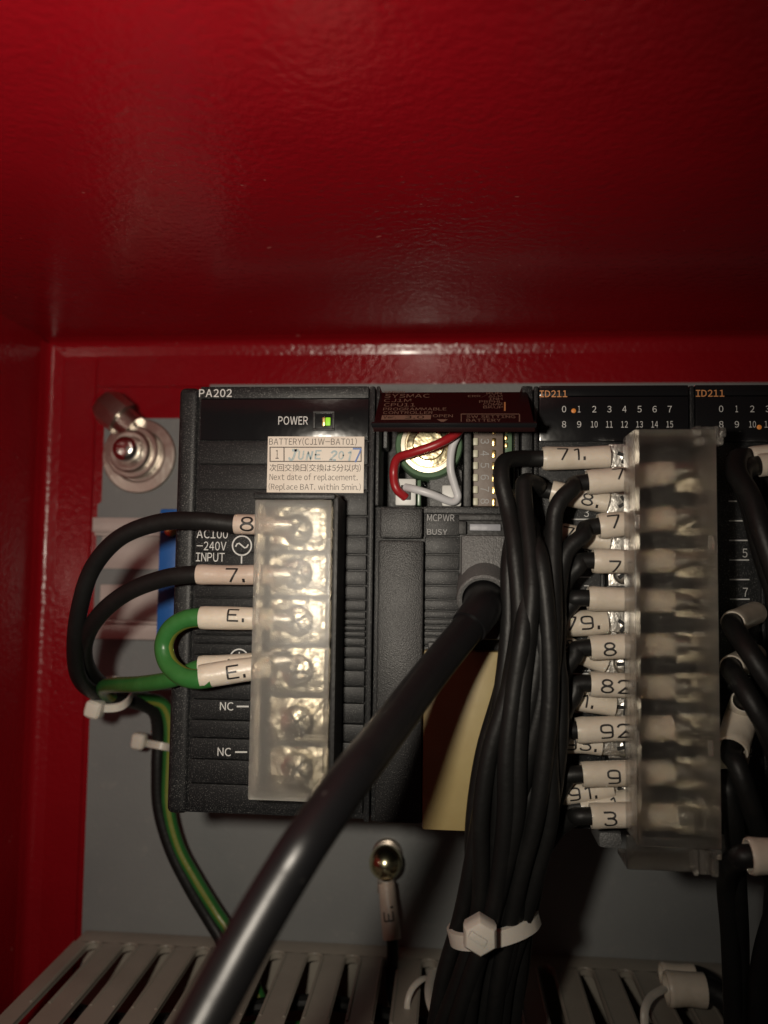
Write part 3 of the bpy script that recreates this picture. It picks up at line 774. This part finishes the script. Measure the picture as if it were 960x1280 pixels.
def led(mod, px, py):
    obj('input_lamp', lathe([(0, .5), (-.12, .46), (-.2, .25), (-.22, .05)], P(px, py, -.02), seg=14), 'led_amber', mod)
led(im, 717, 513.5); led(im2, 949, 534)

# ================================================================== WIRES OF THE MIDDLE INPUT MODULE
G1 = 'wires of the middle input module'
# centre line of the loom: (x, y, depth, half width in picture, half depth mm)
LOOM = [(652, 610, -9, 20, 3.5), (664, 700, -12, 25, 4.5), (667, 780, -13, 31, 5), (660, 860, -13, 38, 5.5), (648, 940, -12, 43, 6), (640, 1020, -10, 45, 6.2), (630, 1090, -7, 41, 6.5), (620, 1150, -4, 41, 6.8), (602, 1220, -2, 44, 7), (584, 1300, 0, 46, 7), (570, 1380, 2, 46, 7)]
def loom_pt(y, a, b):
    L_ = LOOM
    for p, q in zip(L_, L_[1:]):
        if y <= q[1] or q is L_[-1]:
            t_ = max(0, (y-p[1])/(q[1]-p[1])); v = [p[k]+(q[k]-p[k])*t_ for k in range(5)]; break
    return P(v[0]+a*v[3], y, v[2]+b*v[4])
WR = 1.65
def loom_wire(label, A, B, text, at, size, a, b, join, front=True, mid=None, phi=0, lead=None, mat='sleeve_cream', r=2.25, wob=1.4):
    """A open end of the sleeve (picture x, y, depth), B terminal end; then the wire runs into the loom at slot (a, b)"""
    pa, pb = P(*A), P(*B)
    t_ = thing('loom_wire', pb, label, 'wire', G1)
    S = Sleeve(t_, pa, pb, r, mat, text, at, size, phi=phi, mid=P(*mid) if mid else None)
    d = (pa-pb).normalized()
    pts = [pa-d*4, pa+d*2.0]
    if lead: pts += [P(*q) for q in lead]
    y_ = join
    seq = [q[1] for q in LOOM if q[1] > join+25]
    for yy in [join]+seq:
        jit = wob*math.sin(yy*.017+a*5+b*3)
        pts.append(loom_pt(yy, a+jit*.12, b))
    wire_part(t_, pts, WR, 'wire_black', 'wire', n=7)
    dd = (pb-pa).normalized()
    if not front:
        bm = bmesh.new(); c_ = pb+dd*1.2
        rbox(bm, c_.x-2.2, c_.x+3.6, c_.y-.15, c_.y+.55, c_.z-2.1, c_.z+2.1, .2)
        obj('lug', bm, 'tin_lug', t_)
    else:
        bm = bmesh.new()
        tube([pb-dd*1, pb+dd*2.0, pb+dd*3.2], lambda u: 2.0-.5*u, 14, bm)
        rbox(bm, pb.x+2.4, pb.x+5.0, pb.y+2.0, pb.y+2.5, pb.z-2.4, pb.z+2.4, .2)
        obj('lug', bm, 'tin_lug', t_)
    return t_
yF, yB = -8.6, -4.6
loom_wire('black wire in the sleeve marked 71. at the top of the row', (678, 573, yB), (761, 571, yB), '71.', .22, 2.35, -.72, -.75, 690, False, phi=.28,
          lead=[(650, 573, -6), (630, 578, -9), (627, 600, -11), (636, 640, -12)], r=2.35)
loom_wire('black wire in the sleeve marked 8. second from top, near the module face', (689, 614, yB+1.2), (760, 629, yB), '8.', .55, 2.35, -.05, -.95, 720, False, phi=-.15,
          lead=[(672, 606, -6), (657, 602, -9), (655, 622, -11)])
loom_wire('black wire in the sleeve marked 7, topmost of the sleeves entering the clear cover', (734, 603, yF), (840, 592, yF), '7', .30, 2.3, .90, -.55, 790, True, phi=.45,
          lead=[(715, 611, -10.5), (698, 630, -11.5), (692, 665, -12)], r=2.45)
loom_wire('black wire in the short sleeve peeping out below the sleeve marked 8.', (702, 668, yB+1.4), (763, 677, yB), '7', .04, 2.35, .30, -.6, 770, False, phi=.2,
          lead=[(688, 668, -5), (680, 690, -9)])
loom_wire('black wire in the sleeve marked 7, second of the sleeves entering the clear cover', (748, 658, yF), (840, 648, yF), '7', .12, 2.5, 1.0, -.15, 830, True, phi=.25,
          lead=[(728, 670, -10.5), (708, 690, -11), (699, 730, -11.5), (697, 780, -11.5)], r=2.45)
loom_wire('black wire in the sleeve whose 7 sits low, third entering the clear cover', (741, 701, yF), (840, 701, yF), '7', .19, 2.4, .80, .35, 850, True, phi=-.5,
          lead=[(722, 709, -9), (706, 730, -8), (698, 775, -8)], r=2.4)
loom_wire('black wire in the plain sleeve without a number, fourth entering the clear cover', (735, 748, yF), (840, 752, yF), None, .3, 2.4, .55, .6, 870, True,
          lead=[(716, 753, -8), (700, 775, -7), (694, 815, -7)], r=2.4)
loom_wire('black wire in the sleeve marked 79. near the module face', (704, 780, yB), (758, 777, yB), '79.', .02, 2.5, .35, .1, 880, False, phi=.1,
          lead=[(690, 786, -5), (682, 815, -8)], r=2.6)
loom_wire('black wire in the sleeve marked 81 tucked behind the sleeve marked 8', (700, 806, yB+.6), (757, 829, yB+1), '81', .06, 2.3, .2, .75, 900, False, phi=.3,
          lead=[(688, 812, -4), (680, 840, -6)])
loom_wire('black wire in the sleeve marked 8, fifth entering the clear cover', (737, 810, yF), (840, 806, yF), '8', .15, 2.5, .72, -.2, 930, True, phi=-.1,
          lead=[(718, 820, -9), (704, 842, -9.5), (697, 880, -9.5)], r=2.4)
loom_wire('black wire in the sleeve marked 82, sixth entering the clear cover', (737, 855, yF), (840, 858, yF), '82', .12, 2.5, .95, .2, 990, True, phi=0,
          lead=[(718, 868, -9), (705, 892, -9), (697, 930, -9)], r=2.4)
loom_wire('black wire in the sleeve marked 1. between the rows 82 and 92', (716, 873, yB), (768, 882, yB), '1.', .16, 2.3, .5, .9, 960, False, phi=.1,
          lead=[(704, 874, -3), (694, 890, -4)])
loom_wire('black wire in the long sleeve marked 92, seventh entering the clear cover', (720, 913, yF), (840, 909, yF), '92', .24, 2.5, .45, -.7, 1010, True, phi=0,
          lead=[(703, 920, -9), (692, 945, -10)], r=2.45)
loom_wire('black wire in the sleeve marked 93. behind the sleeve marked 92', (700, 927, yB), (751, 930, yB), '93.', .1, 2.3, .1, .9, 1020, False, phi=0,
          lead=[(688, 935, -3), (680, 960, -4)])
loom_wire('black wire in the sleeve with a cut off 9, eighth entering the clear cover', (727, 968, yF), (840, 964, yF), '9', .27, 2.5, .85, .55, 1085, True, phi=-.05,
          lead=[(708, 974, -8), (694, 1000, -7)], r=2.4)
loom_wire('black wire in the sleeve marked 91. below the cut off 9', (701, 992, yB), (765, 984, yB), '91.', .14, 2.3, -.3, .8, 1080, False, phi=.1,
          lead=[(690, 998, -3), (676, 1020, -3)])
loom_wire('black wire in the pale sleeve resting on top of the sleeve marked 3', (726, 1009, yB), (788, 998, yB-.5), '1', .58, 2.0, -.6, .55, 1090, False, phi=.2,
          lead=[(714, 1012, -3), (690, 1035, -3)], r=2.0)
loom_wire('black wire in the sleeve marked 3 at the foot of the row', (738, 1020, yF), (845, 1018, yF), '3', .14, 2.5, -.85, .15, 1115, True, phi=0,
          lead=[(718, 1021, -7), (698, 1035, -5), (672, 1065, -4)], r=2.4)
# loom core: wires whose upper ends are hidden behind the others
for k, (a, b) in enumerate([(-.45, -.55), (-.95, -.2), (.12, -.6), (-.15, .4), (.62, -.85), (-.70, -.1), (-.28, -1.0), (.55, -.15), (-.9, .45), (.85, .2)]):
    y0_ = 618+k*9
    pts = [P(648+k*4, y0_, 0.4-.1*k), loom_pt(y0_+18, a*.4, .2)]+[loom_pt(q[1], a+.16*math.sin(q[1]*.013+2.1*k), b) for q in LOOM if q[1] > y0_+40]
    tag(obj('loom_wire', tube(pts, WR*random.uniform(.92, 1.06), 14, smooth_n=7), 'wire_black'), 'bare black wire packed in the thick wire loom', 'wire', G1)

def cable_tie(name_label, ring, wdt, head_c, head_s, hrot=0.0, group='white cable ties', thick=.9, hexa=False):
    """ring: closed list of points of the strap; head a bevelled block"""
    t_ = thing('cable_tie', head_c, name_label, 'cable tie', group)
    pts = catmull(ring+[ring[0]], 6)
    bm = bmesh.new(); n = len(pts)-1; rows = []
    c_ = sum((Vector(p) for p in ring), Vector())/len(ring)
    nrm = Vector((0, 0, 0))
    for i in range(len(ring)): nrm += (ring[i]-c_).cross(ring[(i+1) % len(ring)]-c_)
    nrm.normalize()
    for i in range(n):
        p = pts[i]; o_ = (p-c_); o_ = (o_-nrm*o_.dot(nrm)).normalized()
        rows.append([bm.verts.new(p+nrm*s1*wdt/2+o_*s2) for s1, s2 in ((-1, 0), (-.85, thick), (.85, thick), (1, 0))])
    for i in range(n):
        for k in range(4):
            bm.faces.new((rows[i][k], rows[(i+1) % n][k], rows[(i+1) % n][(k+1) % 4], rows[i][(k+1) % 4]))
    obj('strap', bm, 'nylon', t_)
    bm = bmesh.new(); h = head_s
    if hexa:                                    # six-sided head with the cut strap end standing proud
        R6 = Matrix.Rotation(hrot+.15, 3, 'Y'); A6 = (Vector((0, 1, 0)), R6 @ Vector((1, 0, 0)), R6 @ Vector((0, 0, 1)))
        q = h[2]*1.12
        lathe([(h[1], q*.9), (0, q), (-h[1]*.6, q*.97), (-h[1]*.9, q*.82), (-h[1], q*.55), (-h[1], .1)], head_c, axis=A6, seg=6, bm=bm)
        rbox(bm, head_c.x-2.2, head_c.x+1.2, head_c.y-h[1]-.35, head_c.y-h[1]+.4, head_c.z-.5, head_c.z+.9, .3, 2, R6)
    else:
        rbox(bm, head_c.x-h[0], head_c.x+h[0], head_c.y-h[1], head_c.y+h[1], head_c.z-h[2], head_c.z+h[2], min(h)*.7, 3, Matrix.Rotation(hrot, 3, 'Y'))
    obj('head', bm, 'nylon', t_)
    return t_
def ring_at(y, grow=1.16, tilt=0, n=14, shift=0):
    pts = []
    for k in range(n):
        an = 2*math.pi*k/n; a = grow*math.cos(an); b = grow*math.sin(an)*1.15
        pts.append(loom_pt(y+tilt*a+shift*b, a*1.08, b))
    return pts
tr = ring_at(1157, 1.1, -9, shift=-14)
cable_tie('white cable tie with large square head around the wire loom', tr, 3.2, P(600, 1168, -16), (2.9, 2.3, 3.1), .35, hexa=True)

# ================================================================== WIRES OF THE RIGHT INPUT MODULE (partly in view)
G2 = 'wires of the right input module'
def right_wire(label, A, B, pts, r=2.3, text=None, wr=1.95, mat='sleeve_cream'):
    pa, pb = P(*A), P(*B)
    t_ = thing('field_wire', pb, label, 'wire', G2)
    Sleeve(t_, pa, pb, r, mat, text, .3, 2.4)
    d = (pa-pb).normalized()
    wire_part(t_, [pa-d*4, pa+d*.8]+[P(*q) for q in pts], wr, 'wire_black', 'wire', n=8)
right_wire('pale sleeved wire at the top right edge of the picture', (948, 582, -6), (1010, 572, -6), [(934, 586, -8), (926, 596, -11), (940, 640, -14), (956, 700, -16), (985, 790, -16), (1010, 900, -14)])
right_wire('black wire bending down over the topmost sleeve on the right', (938, 572, -4), (1000, 566, -4), [(922, 574, -8), (921, 592, -12), (938, 622, -16), (955, 672, -19), (985, 760, -20), (1020, 860, -18)], r=2.2)
right_wire('black wire leaving an open sleeve beside the printed 9 on the right', (916, 779, -12), (944, 766, 0), [(924, 796, -17), (948, 832, -21), (985, 890, -21), (1020, 960, -16)], r=2.3, wr=1.85)
right_wire('black wire leaving the second open sleeve on the right edge', (915, 834, -12), (944, 818, 0), [(924, 852, -17), (946, 888, -20), (980, 950, -19), (1010, 1050, -14)], r=2.3, wr=1.85)
right_wire('black wire leaving the sleeve that hangs down beside the clear cover', (914, 938, -13), (930, 884, -4), [(922, 958, -17), (936, 1000, -17), (962, 1080, -12), (985, 1180, -4)], r=3.0, wr=1.8)
right_wire('black wire curling out of a sleeve at the right edge beside the printed 12', (930, 876, -10), (922, 900, -1), [(940, 876, -15), (952, 900, -18), (975, 960, -18), (1000, 1060, -14)], r=2.3, wr=1.7)
right_wire('black wire from the lowest open sleeve next to the clear cover', (910, 974, -11), (920, 944, -5), [(911, 992, -13), (918, 1040, -11), (921, 1100, -5), (925, 1190, 3), (923, 1300, 6)], r=2.6, wr=1.8)
right_wire('black wire with thick cream sleeve at the lower right edge', (935, 1070, -22), (1000, 1068, -22), [(925, 1073, -20), (912, 1082, -13), (909, 1110, -4), (914, 1180, 2), (918, 1300, 6)], r=3.0)
for k, (lb, pts) in enumerate([('black wire running straight down along the right edge of the picture', [(985, 960, 4), (972, 1060, 6), (964, 1160, 8), (958, 1300, 10)]),
                               ('black wire crossing the lower right corner of the picture', [(992, 1080, -6), (968, 1140, -4), (950, 1210, 0), (946, 1300, 4)])]):
    tag(obj('field_wire', tube([P(*q) for q in pts], 1.8, 14), 'wire_black'), lb, 'wire', G2)

# ================================================================== SUPPLY AND EARTH WIRES ON THE LEFT
G3 = 'wires of the power supply'
def left_wire(label, A, B, text, at, pts, r, wr, size, mat='sleeve_cream', wmat='wire_black', stripe=None, phi=0, mid=None):
    pa, pb = P(*A), P(*B)
    t_ = thing('supply_wire', pb, label, 'wire', G3)
    Sleeve(t_, pa, pb, r, mat, text, at, size, phi=phi, mid=P(*mid) if mid else None)
    d = (pa-pb).normalized()
    wire_part(t_, [pa-d*4]+[P(*q) for q in pts], wr, wmat, 'wire', stripe=stripe, seg=18, n=9)
    dd = (pb-pa).normalized(); bm = bmesh.new()
    tube([pb-dd*1, pb+dd*2.2, pb+dd*3.4], lambda u: 1.9-.4*u, 14, bm)
    rbox(bm, pb.x+2.0, pb.x+8.5, pb.y+3.1, pb.y+3.7, pb.z-2.9, pb.z+2.9, .2)
    obj('lug', bm, 'tin_lug', t_)
    return t_
yL = -7.5
left_wire('black wire in the sleeve marked 8 looping out left of the power supply', (294, 655, yL), (345, 656, yL), '8', .20, 
          [(290, 655, yL), (250, 651, yL), (200, 653, -6), (150, 672, -4), (116, 710, -1), (100, 758, 3), (94, 805, 9), (97, 842, 18), (112, 862, 28), (140, 872, 40), (170, 878, 50), (193, 890, 57), (198, 920, 60), (197, 960, 60), (199, 1010, 60), (214, 1062, 60), (238, 1110, 60), (262, 1150, 60), (292, 1200, 58), (320, 1260, 56)], 2.05, 1.85, 2.9, 'sleeve_pink')
left_wire('black wire in the sleeve marked 7. inside the other black loop', (247, 718, yL), (345, 718, yL), '7.', .40,
          [(243, 718, yL), (205, 723, -6), (160, 740, -3), (125, 768, 2), (107, 800, 10), (108, 830, 22), (124, 852, 36), (148, 866, 47), (175, 871, 57), (193, 880, 63), (203, 905, 65), (203, 950, 65), (206, 1010, 65), (222, 1065, 65), (244, 1108, 65), (272, 1155, 65), (300, 1210, 62), (330, 1270, 60)], 2.05, 1.85, 2.7, 'sleeve_pink')
left_wire('green jumper wire bent in a U between two sleeves marked E.', (251, 772, yL), (345, 774, yL), 'E.', .40,
          [(247, 772, yL), (228, 776, -7), (212, 788, -6.5), (205, 808, -6), (211, 830, -7), (228, 845, -9), (247, 849, -10), (265, 847, -10)], 2.35, 1.95, 2.4, 'sleeve_cream', ['wire_green', 'wire_yellow'], ({13, 14}, 1), phi=.35)
t_ = [o for o in bpy.data.objects if o.get('label', '').startswith('green jumper')][0]
Sleeve(t_, P(250, 846, -10), P(340, 833, -8), 2.4, 'sleeve_cream', 'E.', .40, 2.5, phi=.05)
left_wire('green and yellow earth wire running left from the lower sleeve to the tie', (249, 832, -5.5), (345, 826, -4.5), '.', .4,
          [(246, 836, -5), (215, 849, -3), (175, 855, 4), (146, 856, 14), (130, 859, 26), (134, 869, 36), (152, 874, 46), (180, 874, 53), (203, 880, 57), (212, 905, 59), (211, 950, 60), (210, 1005, 60), (222, 1056, 60), (244, 1098, 60), (270, 1140, 60), (296, 1180, 58), (325, 1250, 56)], 2.0, 1.75, 2.0, 'sleeve_cream', ['wire_green', 'wire_yellow'], ({11, 12}, 1), phi=.9)
def px_ring(cx, cy, Y, rx, ry_, rd, n=12, tilt=0):
    """a loop lying across the wires at that place; rd its half depth"""
    return [P(cx+rx*math.cos(2*math.pi*k/n), cy+ry_*math.sin(2*math.pi*k/n)*.0+tilt*math.cos(2*math.pi*k/n), Y+rd*math.sin(2*math.pi*k/n)) for k in range(n)]
hd = P(119, 886, 32)
ring = [P(124, 884, 33), P(136, 885, 33), P(150, 883, 34), P(160, 876, 37), P(163, 866, 44), P(158, 856, 54), P(145, 850, 60), P(130, 852, 58), P(122, 864, 48), P(121, 876, 38)]
cable_tie('small white cable tie where the supply wires bend beside the red wall', ring, 2.2, hd, (2.2, 2.4, 2.3), .25, thick=.7)
hd = P(174, 926, 57)
ring = px_ring(199, 932, 61.5, 16, 0, 5.5, 12, tilt=3)
cable_tie('small white cable tie on the vertical supply wires left of the housing', ring, 2.2, hd, (2.0, 2.0, 2.3), .15, thick=.6)

# ================================================================== EARTH SCREW WITH ITS WIRE
c = P(481, 1083, 62)
t = thing('earth_screw', (c.x, PLATE_Y, c.z), 'shiny domed screw on the grey plate above the slotted duct', 'screw')
prof = [(5.0*math.cos(math.radians(a))*-1, 4.75*math.sin(math.radians(a))) for a in (4, 15, 30, 45, 60, 75, 90, 105, 120, 135)]
obj('dome', lathe(prof, (c.x, c.y+3, c.z), seg=36), 'brass_dome', t)
obj('washer', lathe([(0, 4.5), (-1.2, 4.5), (-1.5, 4.2), (-1.5, .1)], (c.x, PLATE_Y-.1, c.z), seg=30), 'washer', t)
obj('collar', lathe([(-1.6, 3.6), (-7, 3.6)], (c.x, PLATE_Y-.1, c.z), seg=24), 'washer', t)
pa, pb = P(490, 1174, 60), P(483, 1104, 64)
t = thing('earth_wire', pb, 'short sleeve marked E. hanging from the domed screw', 'wire')
S = Sleeve(t, pa, pb, 2.5, 'sleeve_pink', 'E.', .34, 2.6)
bm = bmesh.new(); rbox(bm, c.x-2.4, c.x+2.4, 66, 66.7, c.z-9, c.z-1, .3); obj('lug', bm, 'tin_lug', t)
d = (pa-pb).normalized()
wire_part(t, [pa-d*5, pa+d*1, pa+Vector((.2, -.2, -5)), pa+Vector((.4, -1, -14)), pa+Vector((6, -4, -24)), pa+Vector((20, -6, -28))], 1.6, 'wire_black', 'wire')

# ================================================================== SLOTTED WIRING DUCT
zd = PZ(300, 1172, PLATE_Y)
dx0 = PX(108, 1165, PLATE_Y); dx1 = 190
dy0 = 8.0
t = thing('wiring_duct', (dx0, PLATE_Y, zd-40), 'grey brown slotted wiring duct along the bottom of the plate', 'duct')
ys = 63.0
sx0 = PX(116, 1191, ys); sx7 = PX(440, 1205, ys); pitch = (sx7-sx0)/7
slot = 4.4
obj('back_strip', rbox(bmesh.new(), dx0, dx1, ys+slot*.5, PLATE_Y-.05, zd-1.8, zd, .4), 'duct_plastic', t)
k = 0; fx = dx0
first = True
while True:
    s0 = sx0+pitch*k-slot/2
    a0, a1 = fx, min(s0, dx1)
    # a finger between two slots; its root swells to round the slot ends
    bm = bmesh.new()
    rr = slot/2
    outl = [(a0, dy0), (a1, dy0)]
    outl += [(a1+rr-rr*math.cos(math.radians(q)), ys-rr*.1+rr*math.sin(math.radians(q))) for q in range(0, 91, 15)] if a1 < dx1 else [(a1, ys+rr)]
    lft = [(a0-rr+rr*math.cos(math.radians(q)), ys-rr*.1+rr*math.sin(math.radians(q))) for q in range(90, -1, -15)] if k > 0 else [(a0, ys+rr*.9)]
    outl += lft
    outl = [(x, min(y, ys+slot*.5-.03)) for x, y in outl]
    va = [bm.verts.new((x, y, zd)) for x, y in outl]; vb = [bm.verts.new((x, y, zd-1.8)) for x, y in outl]
    bm.faces.new(va); bm.faces.new(vb[::-1])
    for i in range(len(outl)): bm.faces.new((va[i], va[(i+1) % len(outl)], vb[(i+1) % len(outl)], vb[i]))
    bmesh.ops.remove_doubles(bm, verts=bm.verts, dist=.001)
    ed = [e for e in bm.edges if len(e.link_faces) == 2 and all(v.co.z > zd-.01 for v in e.verts)]
    bmesh.ops.bevel(bm, geom=ed, offset=.35, segments=2, affect='EDGES')
    obj('finger', bm, 'duct_plastic', t)
    if a1 >= dx1: break
    # raised lip round the slot end
    bm = bmesh.new(); sxc = sx0+pitch*k
    lip = [Vector((sxc-rr-.25, ys-30, zd+.05)), Vector((sxc-rr-.25, ys-1, zd+.05))]+[Vector((sxc-(rr+.25)*math.cos(math.radians(q)), ys-.2+(rr+.25)*math.sin(math.radians(q)), zd+.05)) for q in range(0, 181, 20)]+[Vector((sxc+rr+.25, ys-1, zd+.05)), Vector((sxc+rr+.25, ys-30, zd+.05))]
    tube(lip, .33, 8, bm, raw=True, ref=Vector((0, 0, 1)))
    obj('slot_lip', bm, 'duct_plastic', t)
    fx = s0+slot; k += 1
obj('back_side', rbox(bmesh.new(), dx0, dx1, PLATE_Y-2, PLATE_Y-.05, zd-42, zd-1.9, .3), 'duct_plastic', t)
obj('bottom_side', rbox(bmesh.new(), dx0, dx1, dy0, PLATE_Y-2.1, zd-44, zd-42, .3), 'duct_plastic', t)
obj('front_cover', rbox(bmesh.new(), dx0, dx1, dy0-2, dy0-.05, zd-42, zd+.5, .4), 'duct_plastic', t)
for k, (yy, zz, mt_, lb) in enumerate([(52, -10, 'wire_black', 'black wire lying in the duct near its back'), (44, -14, 'wire_black', 'black wire lying in the middle of the duct'), (36, -11, 'wire_black', 'black wire lying in the duct near its front'), (57, -17, 'wire_green', 'green wire lying at the back of the duct')]):
    pts = [Vector((x, yy+3*math.sin(x*.05+k), zd+zz+2.5*math.sin(x*.07+2*k))) for x in range(-45, 190, 18)]
    tag(obj('duct_wire', tube(pts, 1.9, 10, smooth_n=4), mt_), lb, 'wire', 'wires lying in the duct')
# clear loops of tie strap sticking out of the slots
def strap_loop(label, pts, r=.75, mat='nylon'):
    tag(obj('strap_loop', tube([P(*q) for q in pts], r, 10, squash=.55), mat), label, 'strap', 'loose strap loops on the duct')
strap_loop('thin pale strap loop rising from the duct left of the loom', [(518, 1300, 40), (509, 1262, 40), (514, 1238, 42), (528, 1224, 46), (541, 1221, 52), (545, 1212, 56)])
strap_loop('second pale strap loop pressed against the left of the loom', [(541, 1214, 50), (536, 1238, 38), (541, 1262, 30), (556, 1278, 26), (580, 1292, 24)], 1.1)
strap_loop('pale strap loop beside the cream sleeves over the duct', [(806, 1290, 36), (806, 1262, 38), (814, 1246, 42), (828, 1237, 46), (836, 1232, 50)], 1.0)
for lb, A, B, r in (('cream sleeve lying over the duct at the lower right', (833, 1236, 44), (880, 1238, 44), 4.0), ('cream sleeve behind the other one over the duct', (826, 1217, 54), (868, 1219, 54), 2.7)):
    tt = thing('duct_sleeve', P(*A), lb, 'sleeve', 'sleeves over the duct')
    Sleeve(tt, P(*A), P(*B), r, 'sleeve_cream')
    pa, pb = P(*A), P(*B); d = (pb-pa).normalized()
    wire_part(tt, [pa+d*2, pb+d*2, pb+d*9+Vector((0, -4, -5)), pb+d*16+Vector((0, -10, -14))], r*.75, 'wire_black', 'wire')
